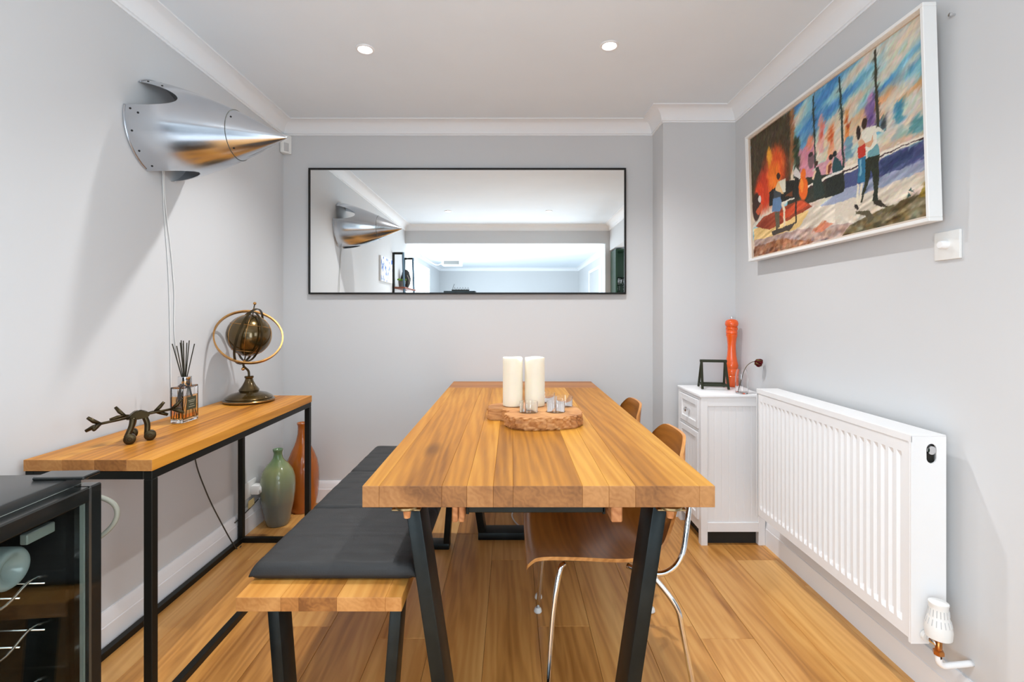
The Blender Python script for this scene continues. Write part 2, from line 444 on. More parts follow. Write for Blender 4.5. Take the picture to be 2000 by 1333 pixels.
obj('door_frame', bx(FXR-.05, FXR-.001, -4.57, -4.5, 0, 2.14, .004), 'trim', d1); obj('door_frame', bx(FXR-.05, FXR-.001, -3.3, -3.23, 0, 2.14, .004), 'trim', d1)
obj('door_frame', bx(FXR-.05, FXR-.001, -4.5, -3.3, 2.08, 2.14, .004), 'trim', d1)
obj('door_handle', tube(B(), [(FXR-.035, -3.42, 1.0), (FXR-.08, -3.42, 1.0), (FXR-.08, -3.53, 1.0)], .009), 'chrome', d1, True)

# cornice: coved profile swept round the room (travel anticlockwise seen from above: out = into the room)
H0 = .081; CP = .082
cove = [(0, ZC), (0, ZC-H0), (.006, ZC-H0), (.006, ZC-H0+.008)]
for i in range(9):
    a = math.pi/2*i/8
    cove.append((.012+(CP-.018)*(1-math.cos(a)), ZC-H0+.01+(H0-.016)*math.sin(a)))
cove += [(CP-.004, ZC-.006), (CP, ZC-.006), (CP, ZC)]
struct('trim_1', sweep(B(), [(XR, YF), (XR, PY), (PX, PY), (PX, YB), (XL, YB), (XL, YF), (XR, YF), ], cove), 'cornice', 'white coved cornice running round the dining room ceiling', smooth=True)
struct('trim_2', sweep(B(), [(FXR, FY), (FXR, YF-T), (FXL, YF-T), (FXL, FY), (FXR, FY)], cove), 'cornice', 'white coved cornice round the living room', smooth=True)
# skirting
SH = .135
sk = [(0, 0), (.018, 0), (.018, .086), (.0155, .089), (.0155, .092), (.0145, .096), (.012, .118), (.009, .128), (.006, SH), (0, SH)]
struct('baseboard_right', sweep(B(), [(XR, 1.15), (XR, PY)], sk), 'trim', 'white moulded skirting below the radiator', smooth=True)
struct('baseboard_pier', sweep(B(), [(XR-.018, PY), (PX, PY), (PX, YB-.018)], sk), 'trim', 'white skirting round the pier', smooth=True)
struct('baseboard_back', sweep(B(), [(PX, YB), (XL+.018, YB)], sk), 'trim', 'white moulded skirting along the rear wall', smooth=True)
struct('baseboard_left', sweep(B(), [(XL, YB), (XL, YF)], sk), 'trim', 'white moulded skirting behind the console table', smooth=True)

# floor: a base with single boards on it
fl = struct('floor', bx(XL, XR, -.6, YB, -.06, -.010), 'floor_base', 'warm oak board floor of the dining room')
PITCH = .197
x = 1.083
while x - PITCH > XL: x -= PITCH
edges = [XL] + [x+PITCH*i for i in range(20) if XL+.02 < x+PITCH*i < XR-.02] + [XR]
k = 0
for a, b in zip(edges, edges[1:]):
    mid = (a+b)/2
    j0 = 1.85 if any(abs(mid-q) < .06 for q in (.197, .59, -.787)) else [1.25, 2.35, .75, 2.75, 1.55, .4][k % 6]
    cuts = sorted({-.6, YB} | {j0+1.38*i for i in range(-3, 4) if -.5 < j0+1.38*i < YB-.1})
    for y0, y1 in zip(cuts, cuts[1:]):
        g = .0005
        s = bx(-(b-a)/2+g, (b-a)/2-g, -(y1-y0)/2+g, (y1-y0)/2-g, -.010, 0, .0012)
        p = obj('plank', s, 'floor', None); p.parent = fl; p.location = (mid, (y0+y1)/2, 0)
    k += 1

# ------------------------------------------------------------------ dining table
TX, TH = .065, .768
tb = thing('dining_table', 'long oak plank dining table with black steel trapezoid legs', 'table', (TX, 1.98, 0))
TY0, TY1, TY2 = 1.185, 2.78, 3.045
cutx = [-.365+.86*(c-40)/1930 for c in (40, 132, 475, 612, 756, 865, 1245, 1390, 1535, 1885, 1970)]
for a, b in zip(cutx, cutx[1:]):
    obj('plank', endgrain(bx(a+.0001, b-.0001, TY0, TY1-.0004, TH-.052, TH, .0008)), [M['table'], M['table_end']], tb)
for a, b in ((TY1+.0004, 2.85), (2.85, 2.985), (2.985, TY2)):
    obj('leaf_plank', bx(-.365, .495, a+.0002, b-.0002, TH-.052, TH, .001), 'table_x', tb)
LC = .0625
def slanted(bm, xt, xb, zt, zb, w, y0, y1):
    """leg: box section slanting from top to foot"""
    s = B()
    P = [(xt-w/2, zt), (xt+w/2, zt), (xb+w/2, zb), (xb-w/2, zb)]
    prism(s, P, y0, y1, 'XZ')
    bmesh.ops.bevel(s, geom=list(s.edges), offset=.003, segments=2, affect='EDGES', profile=.5)
    merge(bm, s); return bm
for y0 in (1.25, 2.555):
    for sg in (-1, 1):
        obj('leg', slanted(B(), LC+sg*.322, LC+sg*.222, .712, .038, .037, y0, y0+.1), 'steel', tb, True)
    obj('foot_bar', bx(LC-.241, LC+.241, y0, y0+.1, 0, .038, .003, 2), 'steel', tb, True)
    obj('top_plate', bx(LC-.342, LC+.342, y0, y0+.1, .711, .7158), 'steel', tb)
# runners for the extension leaf
for xa, xb, ya in ((-.156, -.141, 1.262), (-.139, -.124, 1.262), (.258, .287, 1.262)):
    obj('extension_runner', bx(xa, xb, ya, 2.75, .646, .7155, .003), 'rail', tb)
obj('slide_bar', bx(-.117, .248, 1.30, 1.34, .656, .7, .002), 'steel', tb)
for xa in (-.119, .246):
    obj('slide_channel', bx(xa-.004, xa+.004, 1.30, 2.6, .652, .714, .001), 'steel', tb)
for cx in (-.262, .395):
    bm = B(); lathe(bm, [(.0, 0), (.026, 0), (.030, .003), (.030, .008), (.024, .012), (.0, .012)], (cx, 1.215, .7035), 20)
    box(bm, cx-.036, cx+.036, 1.2, 1.23, .700, .706, .002)
    c = obj('leaf_catch', bm, 'catch', tb, True)
    obj('catch_peg', lathe(B(), [(.0, -.022), (.008, -.022), (.011, 0), (.0, 0)], (cx, 1.215, .701), 12), 'rail', c, True)

# ------------------------------------------------------------------ bench and its pad
bn = thing('bench', 'low oak plank bench on black steel frames beside the dining table', 'bench', (-.496, 1.9, 0))
BX0, BX1, BY0, BY1, BH = -.709, -.283, 1.247, 2.56, .46
cb = [BX0+(BX1-BX0)*(c-52)/843 for c in (52, 280, 372, 565, 812, 895)]
for a, b in zip(cb, cb[1:]):
    obj('plank', endgrain(bx(a+.0001, b-.0001, BY0, BY1, BH-.036, BH, .0008)), [M['bench'], M['bench_end']], bn)
for y0 in (1.262, 2.45):
    for sg, xt in ((-1, -.621), (1, -.302)):
        obj('leg', slanted(B(), xt, xt-sg*.03, BH-.037, .03, .03, y0, y0+.07), 'steel', bn, True)
    obj('foot_bar', bx(-.606, -.317, y0, y0+.07, 0, .03, .003, 2), 'steel', bn, True)
    obj('top_plate', bx(-.636, -.287, y0, y0+.07, BH-.0405, BH-.0362), 'steel', bn)

cu = thing('bench_pad', 'dark grey quilted leather pad in three sections lying on the bench', 'cushion', (-.49, 1.93, BH))
def pad(y0, y1):
    """soft cushion panel: bulging rounded slab with channel stitching across"""
    x0, x1 = -.716, -.262; e = .024; zm = BH+.0195
    ts = [0, .06, .16, .3, .46, .64, .82, 1]                # spacing inside the rounded border
    def axis(a, b, k, r):
        return [(a+r*q, q) for q in ts] + [(a+r+(b-a-2*r)*i/k, 1) for i in range(1, k)] + [(b-r*q, q) for q in reversed(ts)]
    xs, ys = axis(x0, x1, 30, e), axis(y0, y1, 36, .020)
    bm = B(); top, bot = [], []
    for Y, qy in ys:
        rt, rb = [], []; v = (Y-y0)/(y1-y0)
        for X, qx in xs:
            u = (X-x0)/(x1-x0)
            w = math.sqrt(max(0, 1-(1-qx)**2))*math.sqrt(max(0, 1-(1-qy)**2))
            ch = -.0030*(1-min(1, abs(math.sin(v*math.pi*7))*3))*min(1, min(u, 1-u)*14)
            puff = .007*math.sin(math.pi*u)**.5*math.sin(math.pi*v)**.6
            wr = .0011*math.sin(u*19+v*7)*math.sin(v*23-u*5)
            droop = -.007*(1-min(1, min(u, 1-u)/.06))
            rt.append(bm.verts.new((X, Y, zm+(.026+puff+ch+wr)*w+droop*.6)))
            rb.append(bm.verts.new((X, Y, max(zm-.0188*w, BH+.0006) if w > .01 else zm-.004+droop*.6)))
        top.append(rt); bot.append(rb)
    nx, ny = len(xs)-1, len(ys)-1
    for j in range(ny):
        for i in range(nx):
            bm.faces.new((top[j][i], top[j][i+1], top[j+1][i+1], top[j+1][i]))
            bm.faces.new((bot[j][i], bot[j+1][i], bot[j+1][i+1], bot[j][i+1]))
    for i in range(nx):
        bm.faces.new((top[0][i], bot[0][i], bot[0][i+1], top[0][i+1])); bm.faces.new((top[ny][i], top[ny][i+1], bot[ny][i+1], bot[ny][i]))
    for j in range(ny):
        bm.faces.new((top[j][0], top[j+1][0], bot[j+1][0], bot[j][0])); bm.faces.new((top[j][nx], bot[j][nx], bot[j+1][nx], top[j+1][nx]))
    return bm
for a, b in ((1.322, 1.722), (1.724, 2.124), (2.126, 2.535)):
    obj('pad_section', pad(a, b), 'leather', cu, 'all')

# ------------------------------------------------------------------ chairs
def make_chair(loc, rz, label):
    t = thing('dining_chair', label, 'chair', loc, rz, 'shell chairs along the right side of the table')
    # side profile of the moulded shell, x forward, z up
    pr = smooth_path([(.248, 0, .385), (.243, 0, .408), (.20, 0, .430), (.09, 0, .430), (-.05, 0, .420), (-.14, 0, .424), (-.195, 0, .452), (-.225, 0, .512), (-.243, 0, .60), (-.262, 0, .69), (-.281, 0, .785)], 6)
    hw = [.185, .205, .222, .226, .218, .200, .178, .172, .188, .196, .15]
    hw = [v.x for v in smooth_path([(h, 0, 0) for h in hw], 6)]
    n = len(pr); k = 24; bm = B(); top, bot = [], []
    for i, p in enumerate(pr):
        tg = (pr[min(i+1, n-1)]-pr[max(i-1, 0)]).normalized(); nr = Vector((-tg.z, 0, tg.x))
        if nr.z < 0 and i < n*.45: nr = -nr
        s = i/(n-1)
        rt, rb = [], []
        for j in range(k+1):
            u = -1+2*j/k
            y = u*hw[i]
            dish = (.016*(1-s)+.030*s)*(abs(u)**2.2)       # edges curl up (seat) and forward (back)
            wgt = min(1, s*6)
            end = 0
            if s > .86:                                     # rounded top corners
                end = -.045*((s-.86)/.14)*max(0, abs(u)-.55)**2/.2
            q = Vector(p)+tg*end; q.y = y
            fwd = Vector((0, 0, 1)) if s < .5 else Vector((1, 0, 0))
            mixf = min(1, max(0, (s-.45)/.2)); fwd = (Vector((0, 0, 1))*(1-mixf)+Vector((1, 0, 0))*mixf).normalized()
            q += fwd*dish*wgt
            rt.append(bm.verts.new(q)); rb.append(bm.verts.new(q-fwd*.011))
        top.append(rt); bot.append(rb)
    for i in range(n-1):
        for j in range(k):
            bm.faces.new((top[i][j], top[i][j+1], top[i+1][j+1], top[i+1][j])); bm.faces.new((bot[i][j], bot[i+1][j], bot[i+1][j+1], bot[i][j+1]))
    ed = []
    for i in range(n-1):
        ed += [bm.faces.new((top[i][0], top[i+1][0], bot[i+1][0], bot[i][0])), bm.faces.new((top[i][k], bot[i][k], bot[i+1][k], top[i+1][k]))]
    for j in range(k):
        ed += [bm.faces.new((top[0][j], bot[0][j], bot[0][j+1], top[0][j+1])), bm.faces.new((top[n-1][j], top[n-1][j+1], bot[n-1][j+1], bot[n-1][j]))]
    for f in ed: f.material_index = 1
    sh = obj('seat_shell', bm, [M['shell'], M['shell_edge']], t, True, local=True)
    for sy in (-1, 1):
        lg = obj('leg', tube(B(), smooth_path([(.13, sy*.17, .402), (.145, sy*.19, .390), (.168, sy*.212, .27), (.19, sy*.238, .012)], 6), .0085, 12), 'chrome', t, 'all', local=True)
        obj('foot', lathe(B(), [(0, 0), (.013, 0), (.016, .004), (.014, .014), (.009, .02), (0, .02)], (.19, sy*.238, 0), 14), 'plastic', lg, True, local=True)
        lr = obj('leg', tube(B(), smooth_path([(-.10, sy*.165, .396), (-.135, sy*.19, .382), (-.205, sy*.218, .30), (-.225, sy*.226, .22), (-.262, sy*.24, .012)], 6), .0085, 12), 'chrome', t, 'all', local=True)
        obj('foot', lathe(B(), [(0, 0), (.013, 0), (.016, .004), (.014, .014), (.009, .02), (0, .02)], (-.262, sy*.24, 0), 14), 'plastic', lr, True, local=True)
        obj('back_support', tube(B(), smooth_path([(-.07, sy*.17, .396), (-.11, sy*.2, .392), (-.175, sy*.216, .398), (-.224, sy*.214, .445), (-.247, sy*.2, .54), (-.264, sy*.18, .615)], 6), .0085, 12), 'chrome', t, 'all', local=True)
    obj('seat_bracket', bx(-.10, .13, -.15, .15, .398, .408, .003), 'black_steel', t, local=True)
    return t
make_chair((.293, 1.70, 0), R(180), 'moulded walnut plywood chair with chrome legs, nearest to the camera')
make_chair((.30, 2.27, 0), R(180), 'moulded walnut plywood chair with chrome legs, farther along near the rear wall')

# ------------------------------------------------------------------ console table
ct = thing('console_table', 'narrow oak topped console table with thin black metal frame along the left wall', 'table', (-1.24, 1.98, 0))
CX0, CX1, CY0, CY1, CH = -1.425, -1.05, 1.418, 2.552, .762
e5 = [CX0+(CX1-CX0)*q for q in (0, .30, .55, .80, 1)]
for a, b in zip(e5, e5[1:]):
    obj('plank', endgrain(bx(a+.0001, b-.0001, CY0, CY1, CH-.033, CH, .0008)), [M['console'], M['bench_end']], ct)
s = .025; ZT = CH-.0332
for x0 in (CX0+.002, CX1-.002-s):
    for y0 in (CY0+.003, CY1-.003-s):
        obj('leg', bx(x0, x0+s, y0, y0+s, 0, ZT-s, .0015), 'black_steel', ct)
    obj('side_rail', bx(x0, x0+s, CY0+.003, CY1-.003, ZT-s, ZT, .0015), 'black_steel', ct)
    obj('floor_rail', bx(x0, x0+s, CY0+.003+s, CY1-.003-s, 0, s, .0015), 'black_steel', ct)
for y0 in (CY0+.003, CY1-.003-s):
    obj('end_rail', bx(CX0+.002+s, CX1-.002-s, y0, y0+s, ZT-s, ZT, .0015), 'black_steel', ct)
obj('floor_rail', bx(CX0+.002+s, CX1-.002-s, CY1-.003-s, CY1-.003, 0, s, .0015), 'black_steel', ct)

# ------------------------------------------------------------------ wine cooler (door faces the table)
wc = thing('wine_cooler', 'black glass-door wine cooler at the near end of the console table', 'wine cooler', (-1.119, .78, 0), R(3))
CW, CD, CHt = .275, .235, .838          # half length (y), half depth (x), height, in its own frame
bm = B()
t_ = .035
box(bm, -CD, CD-.05, -CW, CW, .0, .05); box(bm, -CD, CD-.05, -CW, -CW+t_, .05, CHt-.03); box(bm, -CD, CD-.05, CW-t_, CW, .05, CHt-.03)
box(bm, -CD, -CD+t_, -CW+t_, CW-t_, .05, CHt-.03); box(bm, -CD, CD-.05, -CW+t_, CW-t_, CHt-.07, CHt-.03)
obj('body', bm, 'cooler', wc, local=True)
obj('top_panel', bx(-CD, CD-.042, -CW, CW, CHt-.03, CHt, .004, 2), 'cooler_top', wc, True, local=True)
obj('liner', bx(-CD+t_, -CD+t_+.004, -CW+t_, CW-t_, .05, CHt-.07), 'cooler_in', wc, local=True)
bm = B()
for a in ((-CW, -CW+.012, .05, CHt-.022), (CW-.012, CW, .05, CHt-.022)): box(bm, CD-.05, CD-.038, a[0], a[1], a[2], a[3])
box(bm, CD-.05, CD-.038, -CW, CW, CHt-.034, CHt-.020); box(bm, CD-.05, CD-.038, -CW, CW, .04, .054)
obj('gasket', bm, 'gasket', wc, local=True)
bm = B(); f_ = .032; z1 = CHt-.018; z0 = .03
box(bm, CD-.038, CD, -CW, -CW+f_, z0, z1, .003); box(bm, CD-.038, CD, CW-f_, CW, z0, z1, .003)
box(bm, CD-.038, CD, -CW+f_, CW-f_, z1-f_, z1, .003); box(bm, CD-.038, CD, -CW+f_, CW-f_, z0, z0+f_, .003)
dr = obj('door', bm, 'cooler', wc, local=True)
obj('door_glass', bx(CD-.012, CD-.007, -CW+f_, CW-f_, z0+f_, z1-f_), 'pane', dr, local=True)
for yy in (-CW+f_, CW-f_-.004):
    obj('glass_spacer', bx(CD-.021, CD-.013, yy, yy+.004, z0+f_, z1-f_), 'gasket', dr, local=True)
obj('hinge_plate', bx(CD-.108, CD-.004, CW-.045, CW+.002, CHt, CHt+.007, .002), 'cooler', wc, local=True)
obj('hinge_pin', lathe(B(), [(0, 0), (.008, 0), (.008, .006), (0, .006)], (CD-.022, CW-.02, CHt-.004), 12), 'brass', wc, True, local=True)
obj('control_panel', bx(CD-.075, CD-.06, .165, .228, .733, .754, .002), 'gasket', wc, local=True)
for zz in (.20, .32, .435, .548, .644):
    bm = B()
    pts = []
    for i in range(41):
        y = -CW+.055+(2*CW-.11)*i/40
        pts.append((CD-.07, y, zz+.011*math.sin(i/40*math.pi*2*3.5)))
    tube(bm, pts, .0028, 8)
    sh = obj('wire_shelf', bm, 'chrome', wc, 'all', local=True)
    bm = B()
    for q in range(9):
        y = -CW+.06+(2*CW-.12)*q/8
        tube(bm, [(-CD+.05, y, zz-.012), (CD-.07, y, zz-.012)], .002, 6)
    obj('wire', bm, 'chrome', sh, 'all', local=True)
def wine_bottle(y, z, label):
    c, s3 = math.cos(R(3)), math.sin(R(3))
    def w(lx, ly): return (-1.119+lx*c-ly*s3, .78+lx*s3+ly*c)
    bx_, by_ = w(CD-.085, y)
    o = thing('wine_bottle', label, 'bottle', (bx_, by_, z), R(3), 'wine bottles in the cooler')
    pr = [(0, .016), (.012, .013), (.022, .004), (.029, .0), (.035, .0), (.040, .006), (.040, .20), (.034, .235), (.016, .262), (.014, .33), (.0, .33)]
    bm = B(); lathe(bm, [(r, -h) for r, h in pr], (0, 0, 0), 32, 'X', cap=False)
    obj('bottle_glass', bm, 'bottle', o, 'all', local=True)
    obj('capsule', lathe(B(), [(.0, -.331), (.0155, -.331), (.0155, -.28), (.0145, -.28)], (0, 0, 0), 20, 'X', cap=False), 'orange', o, True, local=True)
    return o
wine_bottle(.165, .688, 'pale bottomed wine bottle lying on the upper shelf of the cooler')
wine_bottle(.02, .365, 'wine bottle lying low in the cooler near the front edge of the picture')

# ------------------------------------------------------------------ propeller spinner used as a wall lamp
SY, SZ, SR, SL = 2.0, 1.935, .195, .525
DROOP = .021                               # the nose hangs a little
sp = thing('propeller_spinner', 'polished aluminium aircraft propeller spinner mounted on the left wall as a lamp', 'wall lamp', (XL, SY, SZ))
def spin_r(t): return SR*(1-t**1.45) if t < 1 else 0
NOTCH = [(31.5, 20.5, .31), (-88.5, 20.5, .31), (151.5, 20.5, .31)]      # blade cut-outs: angle, half width, depth along the axis
def notch(ang):
    for c, w, d in NOTCH:
        q = ((ang-c+180) % 360)-180
        if abs(q) < w: return d*math.sqrt(1-(q/w)**2)
    return 0
def spin_shell():
    angs = set(round(i*2.5, 3) for i in range(144))
    for c, w, d in NOTCH:
        angs = {q for q in angs if abs(((q-c+180) % 360)-180) > w+.3}
        for i in range(41): angs.add(round((c-w*math.cos(math.pi*i/40)) % 360, 4))
    angs = sorted(angs); ns = 40; bm = B(); cols = []
    for q in angs:
        t0 = notch(q); row = []
        for i in range(ns):
            t = t0+(1-t0)*(i/ns)**.9
            a = R(q); r = max(spin_r(t), .0006)
            row.append(bm.verts.new((XL+.001+SL*t, SY-r*math.cos(a), SZ-DROOP*t+r*math.sin(a))))
        cols.append(row)
    tip = bm.verts.new((XL+.001+SL, SY, SZ-DROOP)); m = len(angs)
    for k in range(m):
        A, C = cols[k], cols[(k+1) % m]
        for i in range(ns-1): bm.faces.new((A[i], A[i+1], C[i+1], C[i]))
        bm.faces.new((A[-1], tip, C[-1]))
    bmesh.ops.recalc_face_normals(bm, faces=bm.faces)
    bmesh.ops.solidify(bm, geom=list(bm.faces), thickness=.002)
    return bm
obj('shell', spin_shell(), 'alu', sp, True)
# rolled rim, nose seam and rivets
def on_spin(t, ang, lift=0):
    a = R(ang); r = spin_r(t)+lift
    return (XL+.001+SL*t, SY-r*math.cos(a), SZ-DROOP*t+r*math.sin(a))
bm = B(); pts = [on_spin(.615, 360*i/96, .0004) for i in range(96)]
tube(bm, pts, .0016, 6, closed=True); obj('nose_seam', bm, 'alu_in', sp, 'all')
for a0, a1 in ((-64, 10), (53, 127), (-190, -113)):
    bm = B(); tube(bm, [on_spin(.012, a0+(a1-a0)*i/40, .0012) for i in range(41)], .0022, 6); obj('rim_bead', bm, 'alu', sp, 'all')
for t, ang in ((.05, 6), (.1, 2), (.05, -18), (.05, -40), (.07, -60), (.05, 58), (.05, 80), (.16, 54), (.64, 30), (.64, -50)):
    p = Vector(on_spin(t, ang)); c = Vector((p.x, SY, SZ)); d = (p-c).normalized()
    s = B(); lathe(s, [(0, -.001), (.0042, -.001), (.0036, .0016), (0, .002)], (0, 0, 0), 10)
    s.transform(Matrix.Translation(p) @ d.to_track_quat('Z', 'Y').to_matrix().to_4x4())
    obj('rivet', s, 'dark', sp, True)
bm = B(); tube(bm, smooth_path([(-1.43, 1.99, 1.80), (-1.441, 2.01, 1.70), (-1.4435, 2.02, 1.60), (-1.4435, 2.045, 1.36), (-1.4435, 2.055, 1.1), (-1.4435, 2.06, .80), (-1.4435, 2.06, .55)], 8), .0024, 8)
obj('lamp_cord', bm, 'cable_w', sp, 'all', label='thin white cord hanging straight down the wall')
bm = B(); tube(bm, smooth_path([(-1.43, 2.0, 1.80), (-1.441, 2.015, 1.72), (-1.4435, 2.03, 1.62), (-1.4435, 2.06, 1.45), (-1.4435, 2.08, 1.28), (-1.4435, 2.08, 1.12), (-1.4435, 2.10, 1.0), (-1.4435, 2.14, .86), (-1.4435, 2.16, .55)], 8), .0026, 8)
obj('lamp_cord', bm, 'cable_w', sp, 'all', label='second thin white cord bending to the right')

# alarm sensor in the corner
pr_ = thing('motion_sensor', 'small white alarm motion sensor in the left rear ceiling corner', 'sensor', (XL+.03, YB-.03, 2.25))
bm = B(); prism(bm, [(XL+.001, YB-.052), (XL+.014, YB-.058), (XL+.058, YB-.014), (XL+.052, YB-.001), (XL+.001, YB-.001)], 2.198, 2.312)
bmesh.ops.bevel(bm, geom=list(bm.edges), offset=.003, segments=2, affect='EDGES')
obj('housing', bm, 'plastic', pr_, True)
s = bx(-.014, .014, -.002, .002, -.026, .026, .0015)
s.transform(Matrix.Translation((XL+.0365, YB-.0368, 2.235)) @ Matrix.Rotation(R(45), 4, 'Z')); obj('lens', s, 'door_grey', pr_)

# ------------------------------------------------------------------ mirror
mi = thing('wall_mirror', 'long horizontal mirror in a thin black frame on the rear wall', 'mirror', (-.282, YB, 1.318))
SM = 950/3.05
mx0, mx1, mz0, mz1 = (602-1000)/SM, (1223-1000)/SM, 1.186+(615-575)/SM, 1.186+(615-328)/SM
fw = .011
obj('mirror_glass', bx(mx0+.003, mx1-.003, 3.056, 3.066, mz0+.003, mz1-.003), 'mirror', mi)
for a in ((mx0, mx1, mz0, mz0+fw), (mx0, mx1, mz1-fw, mz1), (mx0, mx0+fw, mz0+fw, mz1-fw), (mx1-fw, mx1, mz0+fw, mz1-fw)):
    obj('frame_bar', bx(a[0], a[1], 3.05, 3.0775, a[2], a[3], .0012), 'frame_black', mi)

# ------------------------------------------------------------------ painting
PW, PH = 1.106, .64
pn = thing('painting', 'colourful oil painting of a couple dancing beside a jazz band, white frame', 'painting', (XR, 2.02, 1.47))
LEAN = Matrix.Translation((1.27, 0, 1.475)) @ Matrix.Rotation(R(-1.75), 4, 'Y') @ Matrix.Translation((-1.27, 0, -1.475))
def leaned(bm): bm.transform(LEAN); return bm
py0, py1, pz0, pz1 = 1.462, 2.580, 1.468, 2.128
fr = .012
X0 = 1.254
for a in ((py0, py1, pz0, pz0+fr), (py0, py1, pz1-fr, pz1), (py0, py0+fr, pz0+fr, pz1-fr), (py1-fr, py1, pz0+fr, pz1-fr)):
    obj('frame_bar', leaned(bx(X0, X0+.042, a[0], a[1], a[2], a[3], .0015)), 'frame_white', pn)
for a in ((py0+fr, py1-fr, pz0+fr, pz0+fr+.008), (py0+fr, py1-fr, pz1-fr-.008, pz1-fr), (py0+fr, py0+fr+.008, pz0+fr+.008, pz1-fr-.008), (py1-fr-.008, py1-fr, pz0+fr+.008, pz1-fr-.008)):
    obj('frame_fillet', leaned(bx(X0+.012, X0+.04, a[0], a[1], a[2], a[3])), 'frame_inner', pn)
obj('back_board', leaned(bx(X0+.02, X0+.04, py0+fr, py1-fr, pz0+fr, pz1-fr)), 'frame_inner', pn)
def vnoise(w, h, sx, sy, seed):
    """smooth value noise on a w x h grid"""
    g = np.random.RandomState(seed).rand(int(h/sy)+3, int(w/sx)+3)
    y = np.arange(h)/sy; x = np.arange(w)/sx
    yi, xi = y.astype(int), x.astype(int); fy, fx = (y-yi)[:, None], (x-xi)[None, :]
    fy = fy*fy*(3-2*fy); fx = fx*fx*(3-2*fx)
    a = g[yi][:, xi]; b = g[yi][:, xi+1]; c = g[yi+1][:, xi]; d = g[yi+1][:, xi+1]
    return (a*(1-fx)+b*fx)*(1-fy)+(c*(1-fx)+d*fx)*fy
def paint_canvas(W, H):
    uu, vv = np.meshgrid((np.arange(W)+.5)/W, (np.arange(H)+.5)/H)
    nz = lambda sx, sy, s: vnoise(W, H, sx, sy, s)
    # brush wobble
    U = uu+.006*(nz(22, 16, 1)-.5)+.003*(nz(7, 6, 2)-.5); V = vv+.009*(nz(20, 16, 3)-.5)+.005*(nz(7, 6, 4)-.5)
    img = np.zeros((H, W, 3)); 
    # sky: diagonal strokes of blue, turquoise, cream and peach
    d = (uu*.8-vv*.9)
    def diag(sx, sy, s):
        n = vnoise(W*2, H*3, sx, sy, s); 
        a = ((uu+.45*(1-vv))*W*.9).astype(int) % (W*2); b = ((vv*1.2+.55*(1-uu))*H).astype(int) % (H*3)
        return n[b, a]
    s1 = diag(110, 40, 11)*.62+diag(50, 16, 12)*.26+diag(18, 6, 13)*.12
    cols = np.array([(74, 136, 192), (118, 178, 202), (156, 200, 206), (204, 204, 190), (218, 200, 180)], float)
    t = np.clip((s1-.24)/.42+.22*(.62-vv), 0, .999)*4; i = t.astype(int); f = (t-i)[..., None]
    img[:] = cols[i]*(1-f)+cols[np.minimum(i+1, 4)]*f
    pe = np.clip((diag(70, 20, 15)-.5)*3, 0, 1)*np.clip(1-abs(vv-.68)/.16, 0, 1)*np.clip((uu-.55)*4, 0, 1)
    img = img*(1-pe[..., None])+np.array((226, 160, 104))*pe[..., None]
    ye = np.clip(1-abs(vv-.62)/.2, 0, 1)*np.clip((.8-uu)*3, 0, 1)*.55*nz(14, 8, 16)
    img = img*(1-ye[..., None])+np.array((222, 206, 150))*ye[..., None]
    def draw(items, img):
        for it in items:
            c = np.array(it[0], float)
            if len(it) == 5:
                q = ((U-it[1])/max(it[3], 1e-3))**2+((V-it[2])/max(it[4], 1e-3))**2
                m = np.clip((1.15-q)*(1.3 if it[3] > .05 else 3), 0, 1)
            else:
                P = it[1]; m = np.zeros((H, W), bool); n = len(P)
                for a in range(n):
                    (x1, y1), (x2, y2) = P[a], P[(a+1) % n]
                    if y1 == y2: continue
                    m ^= ((y1 > V) != (y2 > V)) & (U < (x2-x1)*(V-y1)/(y2-y1)+x1)
                m = m.astype(float)
            img = img*(1-m[..., None])+c*m[..., None]
        return img
    rs = np.random.RandomState(77)
    def dabs(img, count, ln, wd, jit, op, skip):
        base = img.copy()
        for k in range(count):
            cx, cy = rs.randint(0, W), rs.randint(0, H); u, v = cx/W, cy/H
            if skip and ((.60 < u < .76 and .04 < v < .72) or (u < .60 and .12 < v < .56)): continue
            ang = (R(38) if v > .55 else R(20))+rs.randn()*.3
            if u < .34 and v > .3: ang = R(80)+rs.randn()*.4
            r = int(ln)+1; x0, x1, y0, y1 = max(cx-r, 0), min(cx+r+1, W), max(cy-r, 0), min(cy+r+1, H)
            X, Y = np.meshgrid(np.arange(x0, x1)-cx, np.arange(y0, y1)-cy)
            a_ = X*math.cos(ang)+Y*math.sin(ang); b_ = -X*math.sin(ang)+Y*math.cos(ang)
            m = (np.clip(1.25-(a_/ln)**2-(b_/wd)**2, 0, 1)*op)[..., None]
            c = base[cy, cx]+rs.randn(3)*jit*.5+rs.randn()*jit
            img[y0:y1, x0:x1] = img[y0:y1, x0:x1]*(1-m)+c*m
        return img
    cutm = next(i for i, it in enumerate(PAINT) if it[0] == (45, 60, 55))
    cutf = next(i for i, it in enumerate(PAINT) if it[0] == (60, 35, 25))
    img = dabs(draw(PAINT[:cutm], img), 5200, 11, 3.6, 11, .6, False)
    img = draw(PAINT[cutm:cutf], img)
    # strokes on the pale floor and the blue band
    fl = np.clip((.34-vv+.05*uu)*8, 0, 1)
    st = diag(50, 8, 21)-.5
    fig = (np.abs(uu-.66) < .06)
    img += (st*70*fl*(~fig))[..., None]
    rub = np.clip((.14-vv)*9, 0, 1)
    rb = (nz(9, 7, 31)-.5)+(nz(20, 9, 32)-.5); rb2 = nz(14, 10, 33)-.5
    for ch, k1, k2 in ((0, 80, 30), (1, 78, -4), (2, 74, -34)): img[..., ch] += rub*(rb*k1+rb2*k2)
    img = dabs(img, 4200, 12, 3.2, 10, .45, True)
    img = draw(PAINT[cutm:cutm+6], img)
